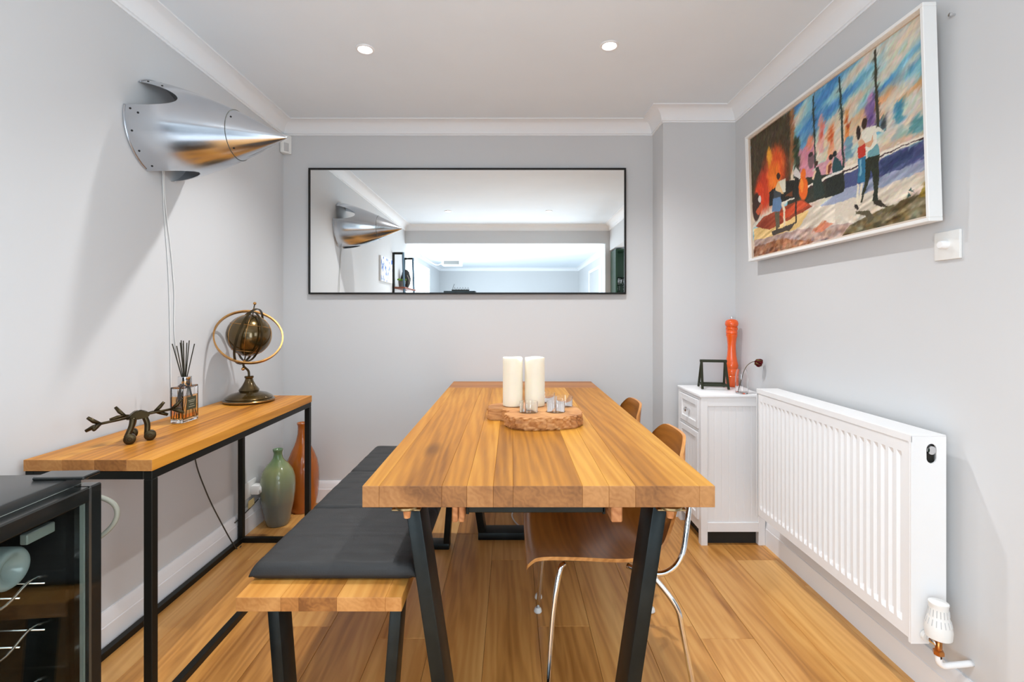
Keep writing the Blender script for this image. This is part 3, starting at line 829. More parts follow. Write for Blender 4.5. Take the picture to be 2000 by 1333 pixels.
    img = dabs(draw(PAINT[cutf:], img), 7000, 5, 1.8, 11, .35, False)
    return np.clip(img, 8, 250)
PAINT = [((72,58,34),[(-0.0,1.0),(0.342,0.998),(0.327,0.512),(0.325,0.486),(0.113,0.455),(-0.002,0.462)]),
((150,60,25),0.199,0.598,0.121,0.241),
((205,60,22),0.116,0.517,0.097,0.182),
((228,90,28),0.219,0.659,0.08,0.162),
((240,120,30),0.198,0.579,0.058,0.132),
((250,170,50),0.168,0.757,0.021,0.071),
((225,70,25),0.068,0.475,0.042,0.134),
((150,100,58),[(0.342,0.991),(0.371,0.994),(0.362,0.66),(0.327,0.512)]),
((48,60,38),[(0.363,0.778),(0.398,0.776),(0.391,0.497),(0.352,0.499)]),
((205,135,150),[(0.398,0.675),(0.493,0.684),(0.491,0.428),(0.393,0.453)]),
((225,140,110),0.465,0.686,0.025,0.047),
((222,165,160),[(0.522,0.794),(0.541,0.842),(0.556,0.768),(0.553,0.572),(0.517,0.58)]),
((200,95,70),0.537,0.706,0.009,0.065),
((228,160,120),[(0.575,0.728),(0.592,0.736),(0.611,0.716),(0.607,0.513),(0.571,0.521)]),
((195,85,40),0.593,0.658,0.011,0.053),
((205,150,160),[(0.607,0.513),(0.665,0.571),(0.66,0.412),(0.49,0.411),(0.494,0.512)]),
((222,140,70),[(0.665,0.745),(0.678,0.759),(0.689,0.738),(0.685,0.589),(0.665,0.596)]),
((175,80,40),0.678,0.671,0.007,0.048),
((110,150,165),[(0.665,0.596),(0.7,0.594),(0.706,0.453),(0.661,0.449)]),
((122,98,150),[(0.772,0.744),(0.797,0.783),(0.809,0.745),(0.809,0.573),(0.77,0.589)]),
((205,140,190),[(0.774,0.753),(0.797,0.774),(0.8,0.724),(0.776,0.723)]),
((205,200,185),[(0.85,0.642),(0.883,0.643),(0.883,0.492),(0.85,0.491)]),
((70,140,165),[(0.885,0.636),(0.923,0.631),(0.914,0.526),(0.888,0.526)]),
((60,70,70),[(0.823,0.557),(0.841,0.61),(0.849,0.599),(0.851,0.518),(0.828,0.52)]),
((95,150,155),[(0.934,0.472),(0.965,0.518),(0.998,0.508),(0.997,0.397),(0.945,0.407)]),
((165,185,175),[(0.873,0.456),(0.903,0.526),(0.929,0.488),(0.945,0.407),(0.9,0.411)]),
((205,175,150),[(0.757,0.423),(0.863,0.446),(0.998,0.426),(0.997,0.397),(0.822,0.406)]),
((45,60,55),[(0.491,0.986),(0.499,0.987),(0.499,0.502),(0.49,0.497)]),
((42,60,55),[(0.642,0.987),(0.651,0.988),(0.658,0.414),(0.647,0.41)]),
((58,56,42),[(0.809,0.987),(0.818,0.987),(0.825,0.544),(0.812,0.548)]),
((232,222,205),[(0.445,0.405),(0.655,0.415),(0.997,0.407),(0.997,0.395),(0.654,0.397),(0.444,0.388)]),
((62,40,40),[(0.444,0.391),(0.654,0.397),(0.997,0.395),(0.997,0.385),(0.654,0.384),(0.444,0.377)]),
((225,218,205),[(0.654,0.387),(0.971,0.39),(0.972,0.384),(0.654,0.375)]),
((70,78,120),[(0.654,0.378),(0.999,0.381),(0.998,0.278),(0.898,0.271),(0.775,0.266),(0.651,0.282)]),
((48,60,100),[(0.821,0.37),(0.953,0.369),(0.944,0.31),(0.839,0.29)]),
((45,46,34),[(0.325,0.486),(0.394,0.478),(0.654,0.39),(0.656,0.27),(0.516,0.278),(0.421,0.284),(0.332,0.265),(0.296,0.317)]),
((150,158,180),[(0.656,0.289),(0.898,0.279),(0.999,0.29),(0.999,0.203),(0.817,0.188),(0.628,0.197),(0.484,0.222)]),
((212,200,182),[(0.628,0.213),(0.817,0.217),(0.999,0.232),(1.0,0.165),(0.895,0.146),(0.855,0.087),(0.747,0.036),(0.376,0.025),(0.009,0.082),(0.015,0.204),(0.329,0.19),(0.452,0.246)]),
((230,195,130),[(0.007,0.238),(0.312,0.253),(0.452,0.235),(0.381,0.135),(0.143,0.123),(0.006,0.127)]),
((175,150,140),[(0.012,0.143),(0.38,0.12),(0.676,0.073),(0.769,0.028),(0.686,-0.017),(0.375,-0.012),(-0.0,-0.004)]),
((190,110,75),[(0.463,0.089),(0.541,0.132),(0.592,0.097),(0.509,0.057)]),
((150,98,66),[(0.01,0.091),(0.267,0.086),(0.476,0.011),(0.375,-0.012),(-0.0,-0.004)]),
((112,98,66),[(0.675,0.061),(0.814,0.098),(0.949,0.121),(1.0,0.115),(1.0,0.0),(0.621,-0.011)]),
((150,128,50),[(0.962,0.107),(0.992,0.182),(1.001,0.164),(1.002,0.097)]),
((150,62,30),[(0.107,0.311),(0.315,0.328),(0.405,0.327),(0.469,0.253),(0.348,0.221),(0.146,0.192),(0.028,0.253)]),
((205,80,40),[(0.235,0.283),(0.388,0.323),(0.447,0.273),(0.273,0.229)]),
((60,35,25),0.04,0.414,0.039,0.118),
((225,215,205),0.072,0.465,0.014,0.029),
((200,90,50),[(0.033,0.373),(0.079,0.427),(0.102,0.405),(0.061,0.336)]),
((30,26,18),[(0.16,0.488),(0.273,0.513),(0.355,0.487),(0.353,0.357),(0.27,0.359),(0.155,0.375)]),
((110,62,32),[(0.28,0.401),(0.341,0.419),(0.34,0.374)]),
((218,212,190),[(0.242,0.529),(0.289,0.528),(0.289,0.435),(0.258,0.435)]),
((222,216,200),[(0.255,0.365),(0.354,0.364),(0.353,0.353),(0.258,0.352)]),
((40,34,26),[(0.361,0.468),(0.368,0.465),(0.365,0.177),(0.353,0.166)]),
((70,60,50),[(0.163,0.174),(0.29,0.173),(0.365,0.185),(0.308,0.136),(0.178,0.133)]),
((226,188,135),[(0.212,0.504),(0.238,0.538),(0.259,0.465),(0.277,0.422),(0.209,0.441)]),
((58,34,22),0.235,0.571,0.015,0.027),
((60,66,70),[(0.198,0.486),(0.258,0.435),(0.248,0.4),(0.191,0.417)]),
((96,125,160),[(0.187,0.419),(0.245,0.409),(0.265,0.33),(0.236,0.302),(0.178,0.325)]),
((225,205,175),[(0.251,0.359),(0.277,0.333),(0.284,0.303),(0.279,0.177),(0.267,0.18),(0.268,0.297)]),
((90,82,62),[(0.199,0.309),(0.24,0.301),(0.235,0.183),(0.206,0.169)]),
((46,40,30),0.384,0.585,0.012,0.022),
((205,198,190),[(0.35,0.549),(0.369,0.575),(0.389,0.542),(0.411,0.48),(0.393,0.474),(0.356,0.516)]),
((34,32,26),[(0.36,0.514),(0.387,0.485),(0.381,0.337),(0.357,0.344)]),
((52,60,50),[(0.371,0.618),(0.383,0.662),(0.391,0.599),(0.383,0.574)]),
((228,108,28),0.417,0.498,0.018,0.039),
((226,100,26),0.415,0.398,0.032,0.082),
((240,140,50),0.405,0.425,0.011,0.049),
((120,90,95),0.47,0.56,0.019,0.052),
((58,44,40),0.468,0.607,0.012,0.017),
((40,52,44),[(0.478,0.434),(0.499,0.502),(0.515,0.5),(0.53,0.407),(0.547,0.298),(0.48,0.294)]),
((225,195,160),[(0.475,0.436),(0.496,0.494),(0.502,0.474),(0.484,0.424)]),
((70,48,36),0.503,0.527,0.01,0.017),
((36,30,28),0.588,0.524,0.012,0.019),
((226,172,130),[(0.561,0.481),(0.588,0.508),(0.592,0.47),(0.576,0.413),(0.557,0.423)]),
((120,55,32),[(0.57,0.476),(0.59,0.484),(0.585,0.428),(0.568,0.417)]),
((30,30,30),0.608,0.532,0.01,0.019),
((38,72,78),[(0.592,0.47),(0.607,0.513),(0.636,0.47),(0.652,0.407),(0.596,0.409)]),
((214,212,205),[(0.551,0.413),(0.629,0.411),(0.634,0.398),(0.562,0.394)]),
((30,34,26),[(0.556,0.394),(0.649,0.39),(0.653,0.271),(0.552,0.272)]),
((40,26,20),0.729,0.583,0.011,0.041),
((60,40,30),0.76,0.617,0.013,0.031),
((226,222,205),[(0.742,0.573),(0.772,0.588),(0.809,0.57),(0.837,0.528),(0.839,0.515),(0.806,0.533),(0.815,0.459),(0.819,0.396),(0.768,0.407),(0.758,0.466)]),
((110,160,165),[(0.769,0.445),(0.815,0.473),(0.819,0.385),(0.772,0.396)]),
((214,165,128),[(0.727,0.536),(0.746,0.541),(0.759,0.504),(0.786,0.503),(0.793,0.53),(0.796,0.496),(0.78,0.469),(0.754,0.492),(0.731,0.498)]),
((190,52,36),[(0.726,0.501),(0.757,0.505),(0.762,0.437),(0.738,0.422),(0.727,0.446)]),
((42,108,142),[(0.727,0.435),(0.762,0.429),(0.767,0.364),(0.751,0.279),(0.719,0.295)]),
((120,170,190),[(0.734,0.425),(0.743,0.422),(0.738,0.33),(0.729,0.326)]),
((222,212,190),[(0.716,0.296),(0.725,0.285),(0.717,0.162),(0.708,0.172)]),
((222,212,190),[(0.73,0.283),(0.742,0.277),(0.727,0.161),(0.72,0.161)]),
((40,30,22),[(0.701,0.175),(0.713,0.167),(0.726,0.137),(0.717,0.135),(0.703,0.153)]),
((38,42,26),[(0.761,0.414),(0.82,0.408),(0.817,0.302),(0.81,0.249),(0.809,0.152),(0.788,0.15),(0.789,0.274),(0.784,0.343),(0.771,0.283),(0.734,0.167),(0.727,0.176),(0.751,0.279)]),
((48,40,26),[(0.788,0.161),(0.816,0.155),(0.826,0.133),(0.851,0.097),(0.831,0.108),(0.79,0.14)]),
((88,80,56),[(0.707,0.127),(0.771,0.11),(0.792,0.069),(0.77,0.046),(0.748,0.095),(0.709,0.114)]),
((30,70,66),[(0.922,0.105),(0.926,0.153),(0.936,0.124),(0.928,0.126)]),
((30,70,66),[(0.928,0.157),(0.939,0.17),(0.941,0.151),(0.952,0.135),(0.939,0.144)])]
def canvas_mesh():
    W, H = 640, 370
    img = paint_canvas(W, H)/255
    lin = np.where(img <= .04045, img/12.92, ((img+.055)/1.055)**2.4)
    y0, y1, z0, z1 = py0+fr+.008, py1-fr-.008, pz0+fr+.008, pz1-fr-.008
    xs = X0+.0195+.0006*(vnoise(W, H, 4, 3, 51)-.5)
    # u = 0 at the far end (large y)
    yy = y1+(y0-y1)*np.arange(W)/(W-1); zz = z0+(z1-z0)*np.arange(H)/(H-1)
    Yg, Zg = np.meshgrid(yy, zz)
    v = np.stack([xs, Yg, Zg], -1).reshape(-1, 3)
    mm = np.array(LEAN)
    v = v @ mm[:3, :3].T + mm[:3, 3] - np.array(pn.location)
    idx = np.arange(W*H).reshape(H, W)
    f = np.stack([idx[:-1, :-1], idx[1:, :-1], idx[1:, 1:], idx[:-1, 1:]], -1).reshape(-1, 4)
    me = bpy.data.meshes.new('canvas')
    me.vertices.add(len(v)); me.vertices.foreach_set('co', v.astype(np.float32).ravel())
    me.loops.add(f.size); me.loops.foreach_set('vertex_index', f.astype(np.int32).ravel())
    me.polygons.add(len(f)); me.polygons.foreach_set('loop_start', np.arange(0, f.size, 4, dtype=np.int32))
    try: me.polygons.foreach_set('loop_total', np.full(len(f), 4, dtype=np.int32))
    except Exception: pass
    me.update(calc_edges=True)
    at = me.color_attributes.new('paint', 'FLOAT_COLOR', 'POINT')
    at.data.foreach_set('color', np.concatenate([lin.reshape(-1, 3), np.ones((W*H, 1))], 1).astype(np.float32).ravel())
    m = mat('oil_paint', (1, 1, 1, 1), .45, spec=.3)
    a = m.node_tree.nodes.new('ShaderNodeVertexColor'); a.layer_name = 'paint'
    m.node_tree.links.new(a.outputs['Color'], m.node_tree.nodes['Principled BSDF'].inputs['Base Color'])
    me.materials.append(m)
    o = bpy.data.objects.new('canvas', me); COL.objects.link(o); o.parent = pn; WM[o.name] = WM[pn.name]
    return o
canvas_mesh()
# picture screw beside the frame
tag(obj('wall_screw', lathe(B(), [(.003, 0), (.003, -.012), (.0065, -.013), (.0055, -.017), (0, -.018)], (XR, 1.448, 2.08), 12, 'X'), 'chrome', None, True), 'small chrome screw in the wall beside the top of the painting frame', 'screw')

# dimmer switch
ds = thing('dimmer_switch', 'square white dimmer switch with round knob below the painting', 'light switch', (XR, 1.467, 1.395))
obj('plate', bx(XR-.009, XR-.0003, 1.424, 1.51, 1.352, 1.438, .002, 2), 'plastic', ds, True)
obj('knob', lathe(B(), [(0.0125, 0), (.012, -.018), (.010, -.021), (0, -.022)], (XR-.009, 1.467, 1.397), 24, 'X'), 'white', ds, True)

# ------------------------------------------------------------------ radiator
rd = thing('radiator', 'white panel radiator with vertical ribs on the right wall', 'radiator', (1.24, 1.89, .213))
RX, RXB, RY0, RY1, RZ0, RZ1 = 1.180, 1.283, 1.437, 2.346, .213, .830
def rad_panel(xf, thick=.012):
    """pressed sheet: flat border, a row of upright hollows between raised ribs"""
    bm = B(); y0, y1 = RY0+.012, RY1-.012; nr = 27
    ys = []
    pitch = (y1-y0-.03)/nr
    for i in range(nr):
        a = y0+.015+pitch*i
        ys += [(a, 0), (a+pitch*.30, 0), (a+pitch*.42, 1), (a+pitch*.88, 1), (a+pitch*1.0, 0)]
    ys = [(y0, 0), (y0+.014, 0)] + ys[:-1] + [(y1-.015, 0), (y1, 0)]
    zs = [(RZ0+.01, 0), (RZ0+.045, 0), (RZ0+.062, 1), (RZ1-.075, 1), (RZ1-.058, 0), (RZ1-.02, 0)]
    grid = []
    for z, kz in zs:
        grid.append([bm.verts.new((xf+.009*ky*kz, y, z)) for y, ky in ys])
    for A, Bq in zip(grid, grid[1:]):
        for i in range(len(A)-1): bm.faces.new((A[i], A[i+1], Bq[i+1], Bq[i]))
    return bm
pnl = rad_panel(RX+.002)
obj('front_panel', pnl, 'white', rd, False)
obj('rear_panel', bx(RXB-.012, RXB, RY0+.012, RY1-.012, RZ0+.01, RZ1-.02, .002), 'white', rd)
bm = B()
for i in range(40):
    y = RY0+.03+(RY1-RY0-.06)*i/39; box(bm, RX+.02, RXB-.014, y-.001, y+.001, RZ0+.05, RZ1-.06)
f = obj('convector_fins', bm, 'white', rd); f['kind'] = 'stuff'
# top grille with its lip
bm = B(); box(bm, RX-.001, RXB, RY0, RY1, RZ1-.004, RZ1, .001); box(bm, RX-.001, RX+.002, RY0, RY1, RZ1-.022, RZ1-.002, .0008)
obj('top_cover', bm, 'white', rd)
# side covers; the near one has a slot and a cut-out for the valve
slot = []
for i in range(24):
    a = 2*math.pi*i/24; slot.append((1.2395+.017*math.cos(a)*.9, .775+.017*math.sin(a)+(.012 if math.sin(a) > 0 else -.012)))
c1 = prism(B(), slot, RY0-.02, RY0+.006, 'XZ')
c2 = bx(1.232, 1.3, RY0-.02, RY0+.01, RZ0-.01, RZ0+.05)
sb = bx(RX-.001, RXB, RY0, RY0+.004, RZ0, RZ1-.004)
obj('side_cover', boolean(sb, [c1, c2]), 'white', rd)
obj('side_lip', bx(RX-.0012, RX+.012, RY0+.0045, RY0+.011, RZ0, RZ1-.006, .001), 'white', rd)
obj('side_cover', bx(RX-.001, RXB, RY1-.004, RY1, RZ0, RZ1-.004), 'white', rd)
obj('bleed_plug', lathe(B(), [(.0, -.004), (.006, -.004), (.0125, -.002), (.0125, .014), (0, .014)], (1.2385, RY0-.001, .785), 16, 'Y'), 'chrome', rd, True)
obj('plug_recess', bx(1.222, 1.257, RY0+.012, RY0+.02, .745, .80), 'dark_gap', rd)
for y in (1.6, 2.2):
    obj('wall_bracket', bx(RXB, XR-.0003, y-.015, y+.015, .45, .6), 'white', rd)
# thermostatic valve and pipe
tv = thing('radiator_valve', 'white thermostatic radiator valve with copper fitting and white pipe', 'valve', (1.222, 1.395, .2))
bm = B(); VX, VY = 1.219, 1.390
obj('valve_head', lathe(bm, [(0, .262), (.022, .262), (.031, .266), (.0325, .285), (.030, .305), (.0255, .322), (.0225, .345), (.0225, .356), (.024, .360), (.0235, .364), (.0, .366)], (VX, VY, 0), 28), 'plastic', tv, True)
for row, (za, zb, ra, rb) in enumerate(((.303, .320, .0306, .0262), (.328, .347, .0250, .0228))):
    for i in range(18):
        a = 2*math.pi*i/18
        s = B(); tube(s, [(VX+ra*math.cos(a), VY+ra*math.sin(a), za), (VX+rb*math.cos(a), VY+rb*math.sin(a), zb)], .0011, 6)
        obj('vent_slot', s, 'door_grey', bpy.data.objects.get('valve_head'))
obj('valve_body', tube(B(), [(VX, VY, .262), (VX, VY, .205)], .0085, 14), 'copper', tv, 'all')
obj('valve_collar', lathe(B(), [(.008, .212), (.0135, .215), (.0135, .225), (.008, .228)], (VX, VY, 0), 6), 'copper', tv)
obj('valve_tail', tube(B(), [(VX, VY, .242), (VX-.002, RY0-.001, .242)], .009, 14), 'chrome', tv, 'all')
obj('tail_cap', lathe(B(), [(.009, -.008), (.015, -.008), (.015, .004), (.009, .004)], (VX-.002, RY0-.008, .242), 20, 'Y'), 'plastic', tv, True)
obj('pipe', tube(B(), smooth_path([(VX, VY, .212), (VX, VY, .20), (VX+.003, VY, .190), (VX+.014, VY, .183), (VX+.03, VY, .183), (XR-.0005, VY+.004, .186)], 6), .0085, 14), 'white', tv, 'all')

# ------------------------------------------------------------------ white cabinet
cb_ = thing('cabinet', 'small white painted cabinet with a drawer and panelled sides in the right rear corner', 'cabinet', (1.137, 2.664, 0))
AX0, AX1, AY0, AY1, AH = .970, 1.300, 2.495, 2.838, .775
obj('top_board', bx(AX0-.006, AX1, AY0-.004, AY1, AH-.016, AH, .003, 2), 'cabinet', cb_, True)
for x0 in (AX0, AX1-.034):
    for y0 in (AY0, AY1-.034):
        obj('leg', bx(x0, x0+.034, y0, y0+.034, 0, AH-.016, .0015), 'cabinet', cb_)
# near side: recessed boards with grooves, rails above and below
nb = 7; wbd = (AX1-AX0-.068)/nb
for i in range(nb):
    x0 = AX0+.034+wbd*i
    obj('side_board', bx(x0, x0+wbd, AY0+.006, AY0+.014, .118, AH-.06, .0016), 'cabinet', cb_)
obj('side_rail', bx(AX0+.034, AX1-.034, AY0+.001, AY0+.02, .07, .118, .001), 'cabinet', cb_); obj('side_rail', bx(AX0+.034, AX1-.034, AY0+.001, AY0+.02, AH-.06, AH-.016, .001), 'cabinet', cb_)
obj('carcass', bx(AX0+.026, AX1-.004, AY0+.02, AY1-.002, .075, AH-.017), 'cabinet', cb_)
obj('front_rail', bx(AX0+.001, AX0+.02, AY0+.034, AY1-.034, .07, .115, .001), 'cabinet', cb_)
obj('front_rail', bx(AX0+.001, AX0+.02, AY0+.034, AY1-.034, .575, .588, .001), 'cabinet', cb_)
obj('front_rail', bx(AX0+.001, AX0+.02, AY0+.034, AY1-.034, AH-.03, AH-.016, .001), 'cabinet', cb_)
def panel_front(name, y0, y1, z0, z1):
    bm = B(); w = .032
    box(bm, AX0-.004, AX0+.018, y0, y0+w, z0, z1, .0015); box(bm, AX0-.004, AX0+.018, y1-w, y1, z0, z1, .0015)
    box(bm, AX0-.004, AX0+.018, y0+w, y1-w, z0, z0+w, .0015); box(bm, AX0-.004, AX0+.018, y0+w, y1-w, z1-w, z1, .0015)
    o = obj(name, bm, 'cabinet', cb_)
    return o, (y0+w, y1-w, z0+w, z1-w)
dwr, q = panel_front('drawer', AY0+.036, AY1-.036, .592, AH-.033)
obj('panel', bx(AX0+.003, AX0+.016, q[0], q[1], q[2], q[3], .001), 'cabinet', dwr)
obj('knob', lathe(B(), [(.005, 0), (.005, -.014), (.013, -.018), (.014, -.024), (.009, -.029), (0, -.030)], (AX0+.003, (AY0+AY1)/2, .668), 20, 'X'), 'chrome', dwr, True)
dor, q = panel_front('door', AY0+.036, AY1-.036, .118, .572)
n_ = 5
for i in range(n_):
    y0 = q[0]+(q[1]-q[0])*i/n_; y1 = q[0]+(q[1]-q[0])*(i+1)/n_
    obj('panel_board', bx(AX0+.004, AX0+.014, y0, y1, q[2], q[3], .0015), 'cabinet', dor)
obj('knob', lathe(B(), [(.005, 0), (.005, -.014), (.013, -.018), (.014, -.024), (.009, -.029), (0, -.030)], (AX0-.004, AY1-.052, .40), 20, 'X'), 'chrome', dor, True)
obj('underside_shade', bx(AX0+.04, AX1-.03, AY0+.03, AY1-.03, 0.0005, .072), 'dark_gap', cb_)  # dark block stands in for the shade under the cabinet

# ------------------------------------------------------------------ things on the cabinet
pm = thing('pepper_mill', 'tall glossy orange pepper mill on the white cabinet', 'pepper mill', (1.258, 2.785, AH))
prof = [(0, 0), (.031, 0), (.033, .004), (.032, .05), (.0335, .058), (.031, .062), (.033, .07), (.0345, .085), (.033, .098), (.031, .102), (.034, .108), (.0355, .12), (.034, .13), (.030, .145), (.025, .175), (.0225, .21), (.0225, .24), (.026, .275), (.0295, .29), (.031, .298), (.028, .301), (.031, .305), (.0305, .316), (.029, .32), (.032, .325), (.032, .338), (.028, .341)]
obj('body', lathe(B(), prof, (1.258, 2.785, AH), 36), 'orange', pm, True)
obj('head', lathe(B(), [(.0, .3415), (.029, .3415), (.034, .348), (.036, .36), (.033, .374), (.024, .382), (.01, .386), (0, .3865)], (1.258, 2.785, AH), 36), 'orange', pm, True)
obj('top_nut', lathe(B(), [(.004, .3865), (.004, .390), (.006, .392), (.006, .399), (.003, .402), (0, .402)], (1.258, 2.785, AH), 14), 'chrome', pm, True)

ez = thing('tabletop_easel', 'small dark green metal easel stand on the white cabinet', 'stand', (1.118, 2.70, AH), R(-10))
def bar(bm, a, b, r=.006): return tube(bm, [a, b], r, 4)
for sx in (-1, 1):
    obj('front_leg', tube(B(), [(sx*.068, -.05, .004), (sx*.062, .004, .154)], .007, 4), 'green_metal', ez, local=True)
    obj('rear_leg', tube(B(), [(sx*.068, .055, .004), (sx*.062, .006, .154)], .0065, 4), 'green_metal', ez, local=True)
    obj('side_brace', tube(B(), [(sx*.067, -.045, .024), (sx*.067, .047, .024)], .005, 4), 'green_metal', ez, local=True)
obj('top_bar', bx(-.071, .071, -.004, .012, .146, .161, .002), 'green_metal', ez, local=True)
obj('tray_bar', bx(-.066, .066, -.050, -.038, .018, .030, .002), 'green_metal', ez, local=True)
obj('tray_bar', bx(-.066, .066, .036, .048, .018, .030, .002), 'green_metal', ez, local=True)

gv = thing('glass_vase', 'small clear glass vase holding a dried rose on the cabinet corner', 'vase', (1.196, 2.532, AH))
bm = B(); lathe(bm, [(0, 0), (.026, 0), (.030, .004), (.032, .02), (.032, .085), (.030, .105), (.026, .12), (.024, .126), (.0225, .126), (.0245, .119), (.0285, .104), (.0305, .085), (.0305, .02), (.028, .008), (0, .006)], (1.196, 2.532, AH), 36)
obj('vase_glass', bm, 'glass', gv, True)
ro = thing('dried_rose', 'drooping dried dark red rose on a thin stem leaning in the glass vase', 'flower', (1.182, 2.532, AH+.008))
obj('stem', tube(B(), smooth_path([(1.176, 2.532, AH+.009), (1.190, 2.532, AH+.06), (1.208, 2.532, AH+.118), (1.226, 2.532, AH+.148), (1.248, 2.532, AH+.163), (1.262, 2.532, AH+.166)], 6), .0018, 8), 'stem', ro, 'all')
hd = Vector((1.281, 2.532, AH+.162)); ax = Vector((.86, 0, -.35)).normalized()
for layer, (np_, rad, ln) in enumerate(((3, .008, .030), (5, .013, .032), (7, .019, .030))):
    for i in range(np_):
        a = 2*math.pi*(i/np_)+layer*.5
        s = B(); g = []
        for u in range(7):
            row = []
            for v in range(6):
                t = v/5; wdt = (u/6-.5)*1.5*(1.2/np_*3)
                rr = rad*(.35+.75*math.sin(t*math.pi*.62))*(1+.10*math.sin(u*2.1+i))
                row.append(s.verts.new((rr*math.cos(a+wdt), rr*math.sin(a+wdt), -.016+ln*t+.002*math.sin(u*1.9+i*2)*t)))
            g.append(row)
        for u in range(6):
            for v in range(5): s.faces.new((g[u][v], g[u+1][v], g[u+1][v+1], g[u][v+1]))
        bmesh.ops.solidify(s, geom=list(s.faces), thickness=.0008)
        s.transform(Matrix.Translation(hd) @ ax.to_track_quat('Z', 'Y').to_matrix().to_4x4())
        obj('petal', s, 'rose', ro, 'all')
for i in range(5):
    a = i*1.25; o1 = Vector((math.cos(a)*.010, math.sin(a)*.010, -.014)); o2 = Vector((math.cos(a)*.021, math.sin(a)*.021, .006+.012*(i % 2)))
    q = ax.to_track_quat('Z', 'Y').to_matrix()
    s = B(); tube(s, [hd+q@o1, hd+q@((o1+o2)/2+Vector((0, 0, -.006))), hd+q@o2], .002, 6, rs=[.002, .0026, .0006]); obj('sepal', s, 'sepal', ro, 'all')

# ------------------------------------------------------------------ candle board on the table
ch = thing('candle_board', 'live-edge teak slab candle holder with round recesses on the dining table', 'candle holder', (.08, 1.93, TH))
ol = [(-.022, 1.802), (-.004, 1.772), (.03, 1.755), (.075, 1.748), (.12, 1.75), (.165, 1.758), (.205, 1.772), (.24, 1.795), (.262, 1.825), (.268, 1.88), (.262, 1.95), (.245, 2.02), (.225, 2.09), (.18, 2.128), (.12, 2.13), (.06, 2.10), (.01, 2.07), (-.05, 2.05), (-.092, 2.015), (-.098, 1.965), (-.092, 1.928), (-.055, 1.92), (-.025, 1.905), (-.012, 1.87), (-.03, 1.835)]
oz = [Vector((p[0], p[1], 0)) for p in ol]; oz = smooth_path(oz+[oz[0]], 5)[:-1]
r2 = random.Random(3)
bm = B(); rings = []
for lv, zz in enumerate((0.0004, .006, .014, .024, .034, .042, .046)):
    ring = []
    for i, p in enumerate(oz):
        ctr = Vector((.09, 1.93, 0)); dn = (p-ctr).normalized()
        j = (r2.random()-.5)*.005 + .003*math.sin(i*1.7) + .002*math.sin(i*.6+lv)
        und = -.010*(1-lv/6) if (i % 23) < 5 else 0
        ins = -.003 if lv == 6 else 0
        q = p+dn*(j*(lv < 6)+und*.4+ins-.004*(lv == 0)) ; ring.append(bm.verts.new((q.x, q.y, TH+zz)))
    rings.append(ring)
n = len(oz)
for A, Bq in zip(rings, rings[1:]):
    for i in range(n): bm.faces.new((A[i], A[(i+1) % n], Bq[(i+1) % n], Bq[i]))
bm.faces.new(rings[0]); bm.faces.new(rings[-1])
CUPS = [(.064, 1.862), (.168, 1.868), (.212, 1.985), (.148, 2.07)]
cut = [lathe(B(), [(0, .026), (.0365, .026), (.0365, .08), (0, .08)], (cx, cy, TH), 40) for cx, cy in CUPS]
obj('slab', boolean(bm, cut), 'teak', ch, False)
lab = ['front left', 'front right', 'rear right', 'rearmost']
desc = ['clear glass tealight cup at the left front of the candle board', 'clear glass tealight cup at the right front of the candle board', 'clear glass tealight cup at the right edge of the candle board behind another', 'clear glass tealight cup half hidden behind the right candle']
for (cx, cy), dd in zip(CUPS, desc):
    bm = B(); lathe(bm, [(0, .0265), (.032, .0265), (.0345, .03), (.0350, .085), (.0335, .085), (.033, .034), (0, .032)], (cx, cy, TH), 40)
    tag(obj('tealight_glass', bm, 'glass', None, True), dd, 'glass', 'tealight cups in the candle board')
def candle(cx, cy, h, dent, label):
    c = thing('pillar_candle', label, 'candle', (cx, cy, TH+.046), 0, 'ivory pillar candles')
    bm = B(); n = 48; pr = [(.034, 0), (.0395, .002), (.0405, .006)] + [(.0405, h*q/10) for q in range(1, 10)] + [(.0405, h-.004), (.039, h), (.036, h), (.033, h-.006), (.02, h-.014), (.0, h-.016)]
    rings = []
    for i, (r, z) in enumerate(pr):
        if r == 0: rings.append([bm.verts.new((cx, cy, TH+.046+z))]); continue
        row = []
        for k in range(n):
            a = 2*math.pi*k/n
            w = max(0, math.cos(a-dent))**10
            zz = z-(.014*w if z > h-.03 else 0)+(.0012*math.sin(3*a+dent) if z > h-.02 else 0)
            rr = r*(1+.012*math.sin(2*a+z*30)*(z/h))
            row.append(bm.verts.new((cx+rr*math.cos(a), cy+rr*math.sin(a), TH+.0462+zz)))
        rings.append(row)
    for A, Bq in zip(rings, rings[1:]):
        if len(Bq) == 1:
            for k in range(n): bm.faces.new((A[k], A[(k+1) % n], Bq[0]))
        else:
            for k in range(n): bm.faces.new((A[k], A[(k+1) % n], Bq[(k+1) % n], Bq[k]))
    bm.faces.new(rings[0])
    obj('wax', bm, 'wax', c, 'all')
    obj('wick', tube(B(), [(cx, cy, TH+.046+h-.018), (cx+.002, cy, TH+.046+h-.004)], .0014, 6), 'wick', c)
candle(.003, 1.985, .198, R(-35), 'left ivory pillar candle with a notched rim on the candle board')
candle(.093, 1.985, .198, R(215), 'right ivory pillar candle with a sloping rim on the candle board')

